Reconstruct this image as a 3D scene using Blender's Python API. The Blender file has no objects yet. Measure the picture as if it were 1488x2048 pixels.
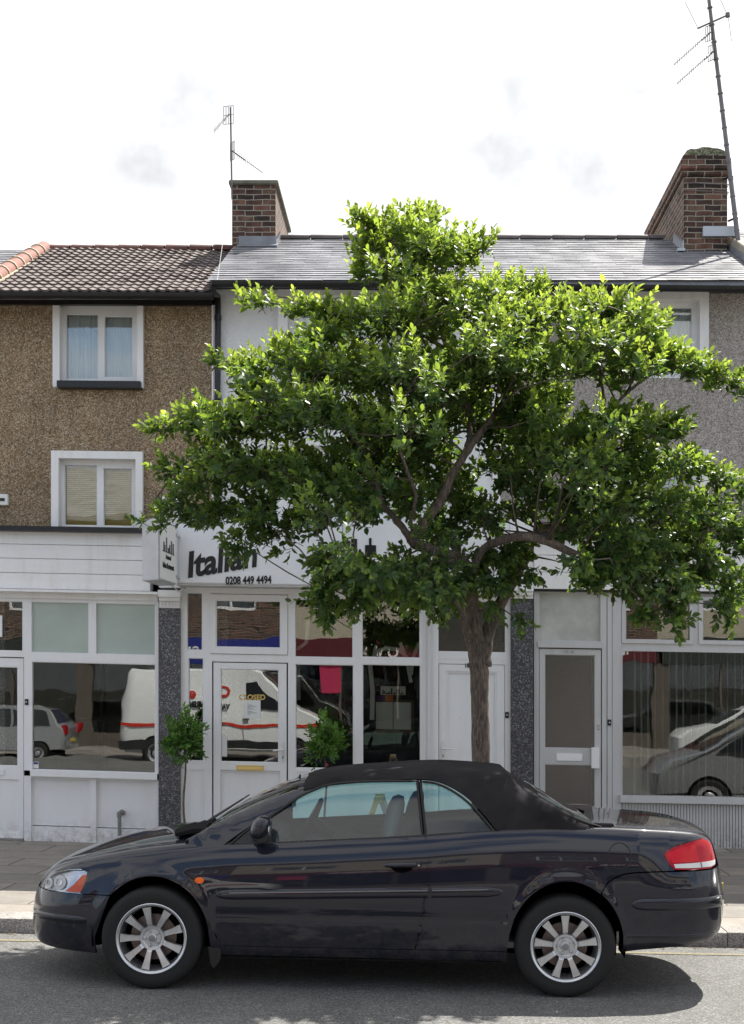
import bpy, bmesh, math, random
import numpy as np
from mathutils import Vector, Matrix, Euler

random.seed(7); np.random.seed(7)
R = math.radians
SC = bpy.context.scene
COL = SC.collection

# ------------------------------------------------------------------ camera, sky, sun, exposure
FPX, PX0, PY0, CAMZ = 2650.0, 828.0, 1375.0, 1.99
cam_d = bpy.data.cameras.new("camera"); cam = bpy.data.objects.new("camera", cam_d); COL.objects.link(cam)
cam.location = (0, 0, CAMZ); cam.rotation_euler = (R(90), 0, 0)
cam_d.sensor_fit = 'VERTICAL'; cam_d.sensor_height = 36; cam_d.lens = 36 * FPX / 2048
cam_d.shift_x = (744 - PX0) / 2048; cam_d.shift_y = (PY0 - 1024) / 2048
cam_d.clip_end = 2000; cam_d.clip_start = 0.05
SC.camera = cam
SUNV = Vector((0.40, 0.54, 1.0)).normalized()
sun_el = math.asin(SUNV.z); sun_az = math.atan2(SUNV.x, SUNV.y)
w = bpy.data.worlds.new("World"); SC.world = w; w.use_nodes = True
nt = w.node_tree; nt.nodes.clear()
out = nt.nodes.new('ShaderNodeOutputWorld'); bg = nt.nodes.new('ShaderNodeBackground'); bg.inputs[1].default_value = 0.1
sky = nt.nodes.new('ShaderNodeTexSky'); sky.sky_type = 'NISHITA'; sky.sun_disc = False
sky.sun_elevation = sun_el; sky.sun_rotation = sun_az; sky.altitude = 60; sky.air_density = 1.0; sky.dust_density = 2.0
tc = nt.nodes.new('ShaderNodeTexCoord'); mp = nt.nodes.new('ShaderNodeMapping'); mp.inputs['Scale'].default_value = (1, 1, 2.2)
nz = nt.nodes.new('ShaderNodeTexNoise'); nz.inputs['Scale'].default_value = 3.3; nz.inputs['Detail'].default_value = 5; nz.inputs['Roughness'].default_value = 0.5
rc = nt.nodes.new('ShaderNodeValToRGB'); rc.color_ramp.elements[0].position = 0.38; rc.color_ramp.elements[1].position = 0.52
nz2 = nt.nodes.new('ShaderNodeTexNoise'); nz2.inputs['Scale'].default_value = 5.5; nz2.inputs['Detail'].default_value = 3
rc2 = nt.nodes.new('ShaderNodeValToRGB')
rc2.color_ramp.elements[0].position = 0.34; rc2.color_ramp.elements[0].color = (4.6, 4.62, 4.7, 1)
rc2.color_ramp.elements[1].position = 0.44; rc2.color_ramp.elements[1].color = (5.3, 5.3, 5.35, 1)
mx = nt.nodes.new('ShaderNodeMix'); mx.data_type = 'RGBA'
L = nt.links.new
L(tc.outputs['Generated'], mp.inputs[0]); L(mp.outputs[0], nz.inputs[0])
sxy = nt.nodes.new('ShaderNodeSeparateXYZ'); L(tc.outputs['Generated'], sxy.inputs[0])
mry = nt.nodes.new('ShaderNodeMapRange'); mry.inputs[1].default_value = -.6; mry.inputs[2].default_value = .6; mry.inputs[3].default_value = -.06; mry.inputs[4].default_value = .16; L(sxy.outputs[1], mry.inputs[0])
ady = nt.nodes.new('ShaderNodeMath'); L(nz.outputs[0], ady.inputs[0]); L(mry.outputs[0], ady.inputs[1]); L(ady.outputs[0], rc.inputs[0])
L(mp.outputs[0], nz2.inputs[0]); L(nz2.outputs[0], rc2.inputs[0])
# two faint grey cloud patches
last = None
for dv, r0, r1 in (((-.200, 1, .426), .9996, .9972), ((.098, 1, .432), .9994, .9945), ((.125, 1, .415), .9996, .9965)):
    vm = nt.nodes.new('ShaderNodeVectorMath'); vm.operation = 'DOT_PRODUCT'; L(tc.outputs['Generated'], vm.inputs[0]); vm.inputs[1].default_value = Vector(dv).normalized()
    mr_ = nt.nodes.new('ShaderNodeMapRange'); mr_.interpolation_type = 'SMOOTHSTEP'; mr_.inputs[1].default_value = r1; mr_.inputs[2].default_value = r0; L(vm.outputs['Value'], mr_.inputs[0])
    if last is None: last = mr_
    else: ma = nt.nodes.new('ShaderNodeMath'); ma.operation = 'MAXIMUM'; L(last.outputs[0], ma.inputs[0]); L(mr_.outputs[0], ma.inputs[1]); last = ma
nz3 = nt.nodes.new('ShaderNodeTexNoise'); nz3.inputs['Scale'].default_value = 26; nz3.inputs['Detail'].default_value = 4; L(tc.outputs['Generated'], nz3.inputs[0])
rc3 = nt.nodes.new('ShaderNodeValToRGB'); rc3.color_ramp.elements[0].position = .22; rc3.color_ramp.elements[1].position = .75; L(nz3.outputs[0], rc3.inputs[0])
mg_ = nt.nodes.new('ShaderNodeMath'); mg_.operation = 'MULTIPLY'; L(last.outputs[0], mg_.inputs[0]); L(rc3.outputs[0], mg_.inputs[1])
mgx = nt.nodes.new('ShaderNodeMix'); mgx.data_type = 'RGBA'; L(mg_.outputs[0], mgx.inputs['Factor']); mgx.inputs['B'].default_value = (3.1, 3.15, 3.27, 1)
L(rc.outputs[0], mx.inputs['Factor']); L(sky.outputs[0], mx.inputs['A']); L(rc2.outputs[0], mgx.inputs['A']); L(mgx.outputs['Result'], mx.inputs['B'])
L(mx.outputs['Result'], bg.inputs[0]); L(bg.outputs[0], out.inputs[0])
sd = bpy.data.lights.new("sun", 'SUN'); sd.energy = 4.4; sd.angle = R(0.5); sd.color = (1.0, 0.96, 0.88)
so = bpy.data.objects.new("sun", sd); COL.objects.link(so); so.rotation_euler = SUNV.to_track_quat('Z', 'Y').to_euler()
so.location = (10, 14, 25)
SC.view_settings.view_transform = 'Standard'; SC.view_settings.look = 'None'; SC.view_settings.gamma = 1
SC.view_settings.use_curve_mapping = False; SC.view_settings.exposure = 1.32
SC.render.engine = 'CYCLES'

# ------------------------------------------------------------------ helpers
def X(px, d): return (px - PX0) * d / FPX
def Z(py, d): return CAMZ - (py - PY0) * d / FPX
def srgb(r, g, b):
    f = lambda c: (c / 255 / 12.92) if c / 255 <= 0.04045 else ((c / 255 + 0.055) / 1.055) ** 2.4
    return (f(r), f(g), f(b))

def newmat(name):
    m = bpy.data.materials.new(name); m.use_nodes = True
    n = m.node_tree.nodes; return m, n, m.node_tree.links.new, n['Principled BSDF']
def ramp(n, stops):
    r = n.new('ShaderNodeValToRGB'); e = r.color_ramp.elements
    while len(e) < len(stops): e.new(0.5)
    for k, (p, c) in enumerate(stops): e[k].position = p; e[k].color = tuple(c) + (1,) if len(c) == 3 else c
    return r
def mat(name, col, rough=0.5, metal=0, spec=0.5, coat=0, var=0.0, vscale=6, bump=0, bscale=60, trans=0, ior=1.45):
    m, n, l, b = newmat(name)
    b.inputs['Base Color'].default_value = (*col, 1); b.inputs['Roughness'].default_value = rough
    b.inputs['Metallic'].default_value = metal; b.inputs['Specular IOR Level'].default_value = spec
    b.inputs['Coat Weight'].default_value = coat; b.inputs['Coat Roughness'].default_value = 0.03
    b.inputs['Transmission Weight'].default_value = trans; b.inputs['IOR'].default_value = ior
    tc = n.new('ShaderNodeTexCoord')
    if var:
        z = n.new('ShaderNodeTexNoise'); z.inputs['Scale'].default_value = vscale; z.inputs['Detail'].default_value = 6
        z.inputs['Roughness'].default_value = 0.65
        r = ramp(n, [(0.3, [c * (1 - var) for c in col]), (0.7, [min(1, c * (1 + var)) for c in col])])
        l(tc.outputs['Object'], z.inputs[0]); l(z.outputs[0], r.inputs[0]); l(r.outputs[0], b.inputs['Base Color'])
    if bump:
        z = n.new('ShaderNodeTexNoise'); z.inputs['Scale'].default_value = bscale; z.inputs['Detail'].default_value = 4
        bp = n.new('ShaderNodeBump'); bp.inputs['Strength'].default_value = bump; bp.inputs['Distance'].default_value = 0.01
        l(tc.outputs['Object'], z.inputs[0]); l(z.outputs[0], bp.inputs['Height']); l(bp.outputs[0], b.inputs['Normal'])
    return m

def speckle(name, cols, scale, rough=0.9, bump=0.5, stain=0.12, dist=0.02, streak=0):
    """pebbles / granite / asphalt: voronoi cells coloured at random, with broad stains"""
    m, n, l, b = newmat(name)
    tc = n.new('ShaderNodeTexCoord')
    v = n.new('ShaderNodeTexVoronoi'); v.inputs['Scale'].default_value = scale; l(tc.outputs['Object'], v.inputs[0])
    sp = n.new('ShaderNodeSeparateColor'); l(v.outputs['Color'], sp.inputs[0])
    r = ramp(n, [(k / max(1, len(cols) - 1), c) for k, c in enumerate(cols)]); r.color_ramp.interpolation = 'LINEAR'
    l(sp.outputs[0], r.inputs[0])
    z = n.new('ShaderNodeTexNoise'); z.inputs['Scale'].default_value = 1.3; z.inputs['Detail'].default_value = 8; z.inputs['Roughness'].default_value = 0.65
    l(tc.outputs['Object'], z.inputs[0])
    r2 = ramp(n, [(0.3, (1 - stain * 1.6,) * 3), (0.7, (1 + stain,) * 3)]); l(z.outputs[0], r2.inputs[0])
    mm = n.new('ShaderNodeMix'); mm.data_type = 'RGBA'; mm.blend_type = 'MULTIPLY'; mm.inputs['Factor'].default_value = 1
    l(r.outputs[0], mm.inputs['A']); l(r2.outputs[0], mm.inputs['B'])
    if streak:
        mp = n.new('ShaderNodeMapping'); mp.inputs['Scale'].default_value = (1, 1, .12); l(tc.outputs['Object'], mp.inputs[0])
        zs = n.new('ShaderNodeTexNoise'); zs.inputs['Scale'].default_value = 3.2; zs.inputs['Detail'].default_value = 7; zs.inputs['Roughness'].default_value = .6; l(mp.outputs[0], zs.inputs[0])
        rs = ramp(n, [(.36, (1 - streak,) * 3), (.56, (1, 1, 1)), (.74, (1 + streak * .5,) * 3)]); l(zs.outputs[0], rs.inputs[0])
        m4 = n.new('ShaderNodeMix'); m4.data_type = 'RGBA'; m4.blend_type = 'MULTIPLY'; m4.inputs['Factor'].default_value = 1; l(mm.outputs['Result'], m4.inputs['A']); l(rs.outputs[0], m4.inputs['B']); mm = m4
    l(mm.outputs['Result'], b.inputs['Base Color'])
    b.inputs['Roughness'].default_value = rough
    if bump:
        bp = n.new('ShaderNodeBump'); bp.inputs['Strength'].default_value = bump; bp.inputs['Distance'].default_value = dist
        l(v.outputs['Distance'], bp.inputs['Height']); bp.invert = True; l(bp.outputs[0], b.inputs['Normal'])
    return m

def glassmat(name, refl=1.0, tint=(1, 1, 1), ior=1.75, rough=0.0, bump=0, bscale=20):
    m = bpy.data.materials.new(name); m.use_nodes = True; n = m.node_tree.nodes; l = m.node_tree.links.new; n.clear()
    o = n.new('ShaderNodeOutputMaterial'); t = n.new('ShaderNodeBsdfTransparent'); t.inputs[0].default_value = (*tint, 1)
    g = n.new('ShaderNodeBsdfGlossy'); g.inputs['Roughness'].default_value = rough; g.inputs[0].default_value = (refl, refl, refl, 1)
    f = n.new('ShaderNodeFresnel'); f.inputs[0].default_value = ior
    mi = n.new('ShaderNodeMixShader'); l(f.outputs[0], mi.inputs[0]); l(t.outputs[0], mi.inputs[1]); l(g.outputs[0], mi.inputs[2]); l(mi.outputs[0], o.inputs[0])
    tc = n.new('ShaderNodeTexCoord'); z = n.new('ShaderNodeTexNoise'); z.inputs['Scale'].default_value = bscale if bump else 1.3
    bp = n.new('ShaderNodeBump'); bp.inputs['Strength'].default_value = bump if bump else 0.09; bp.inputs['Distance'].default_value = 0.004 if bump else 0.02
    l(tc.outputs['Object'], z.inputs[0]); l(z.outputs[0], bp.inputs['Height']); l(bp.outputs[0], g.inputs['Normal'])
    return m

def brickmat(name):
    m, n, l, b = newmat(name)
    tc = n.new('ShaderNodeTexCoord'); ge = n.new('ShaderNodeNewGeometry')
    # pick (x,z) or (y,z) by facing
    sx = n.new('ShaderNodeSeparateXYZ'); l(tc.outputs['Object'], sx.inputs[0])
    sn = n.new('ShaderNodeSeparateXYZ'); l(ge.outputs['Normal'], sn.inputs[0])
    ab = n.new('ShaderNodeMath'); ab.operation = 'ABSOLUTE'; l(sn.outputs[0], ab.inputs[0])
    gt = n.new('ShaderNodeMath'); gt.operation = 'GREATER_THAN'; gt.inputs[1].default_value = 0.6; l(ab.outputs[0], gt.inputs[0])
    mf = n.new('ShaderNodeMix'); l(gt.outputs[0], mf.inputs[0]); l(sx.outputs[0], mf.inputs[2]); l(sx.outputs[1], mf.inputs[3])
    cx = n.new('ShaderNodeCombineXYZ'); l(mf.outputs[0], cx.inputs[0]); l(sx.outputs[2], cx.inputs[1])
    zn = n.new('ShaderNodeTexNoise'); zn.inputs['Scale'].default_value = 7; l(tc.outputs['Object'], zn.inputs[0])
    dv = n.new('ShaderNodeVectorMath'); dv.operation = 'SCALE'; dv.inputs[3].default_value = 0.03; l(zn.outputs['Color'], dv.inputs[0])
    ad = n.new('ShaderNodeVectorMath'); l(cx.outputs[0], ad.inputs[0]); l(dv.outputs[0], ad.inputs[1])
    bt = n.new('ShaderNodeTexBrick'); l(ad.outputs[0], bt.inputs[0])
    bt.inputs['Scale'].default_value = 1; bt.inputs['Brick Width'].default_value = 0.225; bt.inputs['Row Height'].default_value = 0.073
    bt.inputs['Mortar Size'].default_value = 0.007; bt.inputs['Mortar Smooth'].default_value = 0.3
    bt.inputs['Color1'].default_value = (0.0, 0.0, 0.0, 1); bt.inputs['Color2'].default_value = (1, 1, 1, 1); bt.inputs['Mortar'].default_value = (0.5, 0.5, 0.5, 1)
    rb = ramp(n, [(0, (0.03, 0.021, 0.018)), (0.3, (0.075, 0.042, 0.032)), (0.55, (0.115, 0.058, 0.042)), (0.8, (0.12, 0.085, 0.06)), (1, (0.17, 0.068, 0.048))]); l(bt.outputs['Color'], rb.inputs[0])
    z = n.new('ShaderNodeTexNoise'); z.inputs['Scale'].default_value = 9; z.inputs['Detail'].default_value = 8; l(tc.outputs['Object'], z.inputs[0])
    rz = ramp(n, [(0.3, (0.45, 0.42, 0.4)), (0.65, (1.15, 1.1, 1.05))]); l(z.outputs[0], rz.inputs[0])
    mm = n.new('ShaderNodeMix'); mm.data_type = 'RGBA'; mm.blend_type = 'MULTIPLY'; mm.inputs['Factor'].default_value = 1
    l(rb.outputs[0], mm.inputs['A']); l(rz.outputs[0], mm.inputs['B'])
    m2 = n.new('ShaderNodeMix'); m2.data_type = 'RGBA'; l(bt.outputs['Fac'], m2.inputs['Factor']); l(mm.outputs['Result'], m2.inputs['A']); m2.inputs['B'].default_value = (0.30, 0.27, 0.22, 1)
    l(m2.outputs['Result'], b.inputs['Base Color']); b.inputs['Roughness'].default_value = 0.9
    bp = n.new('ShaderNodeBump'); bp.inputs['Strength'].default_value = 0.8; bp.inputs['Distance'].default_value = 0.01; bp.invert = True
    l(bt.outputs['Fac'], bp.inputs['Height']); l(bp.outputs[0], b.inputs['Normal'])
    return m

def paintmat(name, col, dirt=0.25, rough=0.55, scale=(1, 1, 0.15)):
    """old paint: faint vertical streaks and grime specks"""
    m, n, l, b = newmat(name)
    tc = n.new('ShaderNodeTexCoord'); mp = n.new('ShaderNodeMapping'); mp.inputs['Scale'].default_value = scale; l(tc.outputs['Object'], mp.inputs[0])
    z = n.new('ShaderNodeTexNoise'); z.inputs['Scale'].default_value = 7; z.inputs['Detail'].default_value = 9; z.inputs['Roughness'].default_value = 0.7; l(mp.outputs[0], z.inputs[0])
    r = ramp(n, [(0.28, [c * (1 - dirt) * k for c, k in zip(col, (1, .97, .92))]), (0.5, [c * 0.97 for c in col]), (0.75, col)]); l(z.outputs[0], r.inputs[0])
    ge = n.new('ShaderNodeNewGeometry'); sx = n.new('ShaderNodeSeparateXYZ'); l(ge.outputs['Position'], sx.inputs[0])
    mr = n.new('ShaderNodeMapRange'); mr.inputs[1].default_value = .42; mr.inputs[2].default_value = .08; l(sx.outputs[2], mr.inputs[0])
    zg = n.new('ShaderNodeTexNoise'); zg.inputs['Scale'].default_value = 14; zg.inputs['Detail'].default_value = 8; zg.inputs['Roughness'].default_value = .75; l(tc.outputs['Object'], zg.inputs[0])
    rg = ramp(n, [(.42, (0, 0, 0)), (.68, (1, 1, 1))]); l(zg.outputs[0], rg.inputs[0])
    mu = n.new('ShaderNodeMath'); mu.operation = 'MULTIPLY'; l(mr.outputs[0], mu.inputs[0]); l(rg.outputs[0], mu.inputs[1])
    # small chips and specks anywhere
    zc_ = n.new('ShaderNodeTexNoise'); zc_.inputs['Scale'].default_value = 48; zc_.inputs['Detail'].default_value = 3; l(tc.outputs['Object'], zc_.inputs[0])
    rcp = ramp(n, [(.70, (0, 0, 0)), (.76, (.55, .55, .55))]); l(zc_.outputs[0], rcp.inputs[0])
    mxm = n.new('ShaderNodeMath'); mxm.operation = 'MAXIMUM'; l(mu.outputs[0], mxm.inputs[0]); l(rcp.outputs[0], mxm.inputs[1])
    mg = n.new('ShaderNodeMix'); mg.data_type = 'RGBA'; l(mxm.outputs[0], mg.inputs['Factor']); l(r.outputs[0], mg.inputs['A']); mg.inputs['B'].default_value = (.19, .165, .14, 1)
    l(mg.outputs['Result'], b.inputs['Base Color']); b.inputs['Roughness'].default_value = rough
    z2 = n.new('ShaderNodeTexNoise'); z2.inputs['Scale'].default_value = 35; z2.inputs['Detail'].default_value = 5; l(tc.outputs['Object'], z2.inputs[0])
    bp = n.new('ShaderNodeBump'); bp.inputs['Strength'].default_value = 0.12; bp.inputs['Distance'].default_value = 0.01; l(z2.outputs[0], bp.inputs['Height']); l(bp.outputs[0], b.inputs['Normal'])
    return m

M = {}
M['upvc'] = paintmat('white_upvc', (0.80, 0.80, 0.81), 0.06, 0.35)
M['paint'] = paintmat('white_paint', (0.80, 0.795, 0.79), 0.15)
M['render'] = None
M['greyframe'] = paintmat('grey_frame', (0.52, 0.52, 0.52), 0.12, 0.4)
M['tan'] = speckle('tan_pebbledash', [(0.09, 0.06, 0.038), (0.22, 0.145, 0.08), (0.33, 0.235, 0.14), (0.26, 0.175, 0.095), (0.42, 0.33, 0.22), (0.56, 0.49, 0.38)], 85, 0.9, 0.5, 0.14, streak=.22)
M['greypeb'] = speckle('grey_pebbledash', [(0.17, 0.145, 0.125), (0.30, 0.265, 0.235), (0.36, 0.325, 0.295), (0.43, 0.395, 0.36), (0.54, 0.51, 0.475)], 80, 0.9, 0.5, 0.07, streak=.16)
M['granite'] = speckle('dark_granite', [(0.02, 0.02, 0.024), (0.045, 0.045, 0.052), (0.075, 0.075, 0.085), (0.055, 0.055, 0.062), (0.30, 0.30, 0.31)], 95, 0.35, 0.0, 0.2)
M['asphalt'] = speckle('asphalt', [(0.055, 0.055, 0.053), (0.088, 0.088, 0.086), (0.112, 0.11, 0.106), (0.135, 0.132, 0.126), (0.23, 0.225, 0.215)], 110, 0.85, 0.5, 0.16, 0.008)
M['kerbstone'] = speckle('kerb_stone', [(0.12, 0.11, 0.10), (0.26, 0.24, 0.22), (0.33, 0.31, 0.29), (0.40, 0.38, 0.35)], 120, 0.85, 0.3, 0.2)
M['pebtex'] = None
M['black'] = mat('black_paint', (0.012, 0.012, 0.013), 0.35, var=0.3)
M['brass'] = mat('brass', (0.62, 0.46, 0.16), 0.35, 0.6)
M['chrome'] = mat('chrome', (0.7, 0.7, 0.72), 0.15, 1.0)
M['glass'] = glassmat('window_glass', 1.0, (0.93, 0.96, 0.95), 1.9)
M['texglass'] = glassmat('textured_glass', 1.0, (0.62, 0.65, 0.68), 2.1, 0.16, .8, 60)
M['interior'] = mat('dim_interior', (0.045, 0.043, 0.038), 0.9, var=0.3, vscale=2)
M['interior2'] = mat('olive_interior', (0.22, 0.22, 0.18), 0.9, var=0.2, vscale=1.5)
M['net'] = None
M['slate'] = None
M['lead'] = mat('lead_flashing', (0.20, 0.21, 0.23), 0.45, 0.2, var=0.2)
M['brick'] = brickmat('old_brick')
M['terra'] = mat('terracotta', (0.22, 0.085, 0.065), 0.8, var=0.25, vscale=9)
M['mortar'] = mat('cream_mortar', (0.42, 0.38, 0.27), 0.9, var=0.2, vscale=15)
M['aer'] = mat('grey_metal_pole', (0.16, 0.15, 0.15), 0.5, 0.5, var=0.2)
M['letter'] = mat('black_lettering', (0.008, 0.008, 0.009), 0.4)

def _render():
    m, n, l, b = newmat('white_render')
    tc = n.new('ShaderNodeTexCoord'); z = n.new('ShaderNodeTexNoise'); z.inputs['Scale'].default_value = 24; z.inputs['Detail'].default_value = 6; z.inputs['Roughness'].default_value = 0.6
    l(tc.outputs['Object'], z.inputs[0])
    bp = n.new('ShaderNodeBump'); bp.inputs['Strength'].default_value = 0.7; bp.inputs['Distance'].default_value = 0.03
    l(z.outputs[0], bp.inputs['Height']); l(bp.outputs[0], b.inputs['Normal'])
    z2 = n.new('ShaderNodeTexNoise'); z2.inputs['Scale'].default_value = 1.7; z2.inputs['Detail'].default_value = 8; l(tc.outputs['Object'], z2.inputs[0])
    r = ramp(n, [(0.3, (0.70, 0.70, 0.70)), (0.7, (0.78, 0.78, 0.78))]); l(z2.outputs[0], r.inputs[0]); l(r.outputs[0], b.inputs['Base Color'])
    b.inputs['Roughness'].default_value = 0.8
    return m
M['render'] = _render()

def curtain(name, col, horiz=False, scale=60):
    m, n, l, b = newmat(name)
    tc = n.new('ShaderNodeTexCoord'); mp = n.new('ShaderNodeMapping'); mp.inputs['Scale'].default_value = (0.05, 0.05, 1) if horiz else (1, 1, 0.02)
    l(tc.outputs['Object'], mp.inputs[0]); z = n.new('ShaderNodeTexNoise'); z.inputs['Scale'].default_value = scale; z.inputs['Detail'].default_value = 3; l(mp.outputs[0], z.inputs[0])
    r = ramp(n, [(0.35, [c * 0.86 for c in col]), (0.6, col)]); l(z.outputs[0], r.inputs[0]); l(r.outputs[0], b.inputs['Base Color']); b.inputs['Roughness'].default_value = 0.9
    return m
M['net'] = curtain('net_curtain', (0.86, 0.88, 0.90))
M['frost'] = mat('frosted_pane', (0.40, 0.47, 0.42), 0.35, var=0.10, vscale=1.5, coat=.5)
M['frost2'] = mat('ribbed_obscure_film', (0.42, 0.42, 0.39), 0.5, var=0.3, vscale=2)
M['blind'] = mat('cream_blind', (0.82, 0.62, 0.20), 0.7)
M['drape'] = mat('white_drape', (0.72, 0.72, 0.70), 0.8)

OFF = {}
def tag(o, label=None, cat=None, group=None, kind=None):
    if label: o['label'] = label
    if cat: o['category'] = cat
    if group: o['group'] = group
    if kind: o['kind'] = kind
    return o
def thing(name, label, cat, loc=(0, 0, 0), group=None):
    o = bpy.data.objects.new(name, None); COL.objects.link(o); o.location = loc; o.empty_display_size = 0.2
    OFF[o] = Vector(loc); return tag(o, label, cat, group)

class MB:
    def __init__(s): s.v = []; s.f = []
    def box(s, x0, x1, y0, y1, z0, z1):
        b = len(s.v); s.v += [(x, y, z) for x in (x0, x1) for y in (y0, y1) for z in (z0, z1)]
        s.f += [tuple(b + k for k in q) for q in ((0, 1, 3, 2), (4, 6, 7, 5), (0, 4, 5, 1), (2, 3, 7, 6), (0, 2, 6, 4), (1, 5, 7, 3))]
        return s
    def hexa(s, p):
        """8 points in the same order as box"""
        b = len(s.v); s.v += [tuple(q) for q in p]
        s.f += [tuple(b + k for k in q) for q in ((0, 1, 3, 2), (4, 6, 7, 5), (0, 4, 5, 1), (2, 3, 7, 6), (0, 2, 6, 4), (1, 5, 7, 3))]
        return s
    def pb(s, x0, y0, x1, y1, d0, d1, H, dd=None):
        """box given by picture measurements of its front face, at depth d0; d1 its back"""
        P = []
        dd = dd or d0
        for px in (x0, x1):
            for d in (d0, d1):
                for py in (y1, y0):
                    P.append((X(px, dd), d, Z(H.y(px, py), dd)))
        return s.hexa(P)
    def quad(s, *p):
        b = len(s.v); s.v += [tuple(q) for q in p]; s.f.append(tuple(range(b, b + len(p)))); return s
    def tube(s, pts, r, n=8, caps=True):
        pts = [Vector(p) for p in pts]; rr = r if isinstance(r, (list, tuple)) else [r] * len(pts)
        b = len(s.v); prev = None
        for i, p in enumerate(pts):
            t = (pts[min(i + 1, len(pts) - 1)] - pts[max(i - 1, 0)]).normalized()
            a = prev - t * prev.dot(t) if prev is not None else t.orthogonal()
            if a.length < 1e-6: a = t.orthogonal()
            a.normalize(); prev = a; c = t.cross(a)
            for k in range(n):
                an = 2 * math.pi * k / n; s.v.append(tuple(p + (a * math.cos(an) + c * math.sin(an)) * rr[i]))
        for i in range(len(pts) - 1):
            for k in range(n):
                s.f.append((b + i * n + k, b + i * n + (k + 1) % n, b + (i + 1) * n + (k + 1) % n, b + (i + 1) * n + k))
        if caps:
            s.f.append(tuple(b + k for k in range(n))[::-1]); e = b + (len(pts) - 1) * n; s.f.append(tuple(e + k for k in range(n)))
        return s
    def bar(s, p, q, wx, wz, up=(0, 0, 1)):
        p, q = Vector(p), Vector(q); t = (q - p).normalized(); u = Vector(up); u = (u - t * u.dot(t))
        if u.length < 1e-5: u = t.orthogonal()
        u.normalize(); c = t.cross(u)
        P = [e + c * sx * wx / 2 + u * sz * wz / 2 for e in (p, q) for sx in (-1, 1) for sz in (-1, 1)]
        return s.hexa(P)
    def lathe(s, prof, axis='Z', n=32, c=(0, 0, 0), ang0=0, ang1=2 * math.pi):
        """prof list of (r,h)"""
        b = len(s.v); full = abs(ang1 - ang0 - 2 * math.pi) < 1e-6; m = n if full else n + 1
        for k in range(m):
            a = ang0 + (ang1 - ang0) * k / n; ca, sa = math.cos(a), math.sin(a)
            for r, h in prof:
                if axis == 'Z': p = (r * ca, r * sa, h)
                elif axis == 'Y': p = (r * ca, h, r * sa)
                else: p = (h, r * ca, r * sa)
                s.v.append((p[0] + c[0], p[1] + c[1], p[2] + c[2]))
        q = len(prof)
        for k in range(n):
            k2 = (k + 1) % m
            for j in range(q - 1):
                s.f.append((b + k * q + j, b + k2 * q + j, b + k2 * q + j + 1, b + k * q + j + 1))
        return s
    def prism(s, poly, y0, y1):
        """poly of (x,z), extruded in y"""
        b = len(s.v); n = len(poly); s.v += [(x, y0, z) for x, z in poly] + [(x, y1, z) for x, z in poly]
        s.f += [tuple(range(b, b + n)), tuple(range(b + 2 * n - 1, b + n - 1, -1))]
        s.f += [(b + k, b + n + k, b + n + (k + 1) % n, b + (k + 1) % n) for k in range(n)]
        return s
    def build(s, name, m, parent=None, smooth=False, off=None, bevel=0, local=False, recalc=True):
        me = bpy.data.meshes.new(name); root = parent
        while root is not None and root.parent is not None: root = root.parent
        o3 = Vector((0, 0, 0)) if local else (OFF.get(root, Vector((0, 0, 0))) if root is not None else Vector(off or (0, 0, 0)))
        me.from_pydata([(a - o3.x, b - o3.y, c - o3.z) for a, b, c in s.v], [], s.f)
        bm = bmesh.new(); bm.from_mesh(me)
        if bevel:
            bmesh.ops.remove_doubles(bm, verts=bm.verts, dist=1e-5)
            bmesh.ops.bevel(bm, geom=bm.edges[:], offset=bevel, segments=2, affect='EDGES', clamp_overlap=True)
        if recalc: bmesh.ops.recalc_face_normals(bm, faces=bm.faces)
        bm.to_mesh(me); bm.free()
        ob = bpy.data.objects.new(name, me); COL.objects.link(ob)
        for mm in (m if isinstance(m, (list, tuple)) else [m]): me.materials.append(mm)
        if smooth:
            me.polygons.foreach_set('use_smooth', [True] * len(me.polygons))
            me.set_sharp_from_angle(angle=R(40 if smooth is True else smooth))
        if parent is not None: ob.parent = parent
        elif off: ob.location = off
        return ob

class House:
    def __init__(s, xref, a, k): s.xr, s.a, s.k = xref, a, k
    def y(s, px, py): return py + (s.a + s.k * (py - 1375)) * (px - s.xr)
HL = House(190, 0.026, 2.7e-5); HM = House(600, 0.019, 1.2e-5); HR = House(1250, 0.017, 1.0e-5)

def text(body, size, loc, m, parent, name='lettering', rot=(90, 0, 0), extrude=0.002, offset=0.0, shear=0.0, sx=1.0, align='CENTER'):
    cu = bpy.data.curves.new(name, 'FONT'); cu.body = body; cu.size = size; cu.extrude = extrude; cu.offset = offset; cu.shear = shear
    cu.align_x = align; cu.align_y = 'CENTER'; cu.resolution_u = 4
    to = bpy.data.objects.new(name, cu); COL.objects.link(to)
    dg = bpy.context.evaluated_depsgraph_get(); me = bpy.data.meshes.new_from_object(to.evaluated_get(dg))
    bpy.data.objects.remove(to); bpy.data.curves.remove(cu)
    root = parent
    while root.parent is not None: root = root.parent
    mt = Matrix.Translation(Vector(loc) - OFF.get(root, Vector((0, 0, 0)))) @ Euler([R(a) for a in rot]).to_matrix().to_4x4() @ Matrix.Diagonal((sx, 1, 1, 1))
    me.transform(mt); me.name = name; me.materials.clear(); me.materials.append(m)
    ob = bpy.data.objects.new(name, me); COL.objects.link(ob); ob.parent = parent
    return ob
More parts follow.
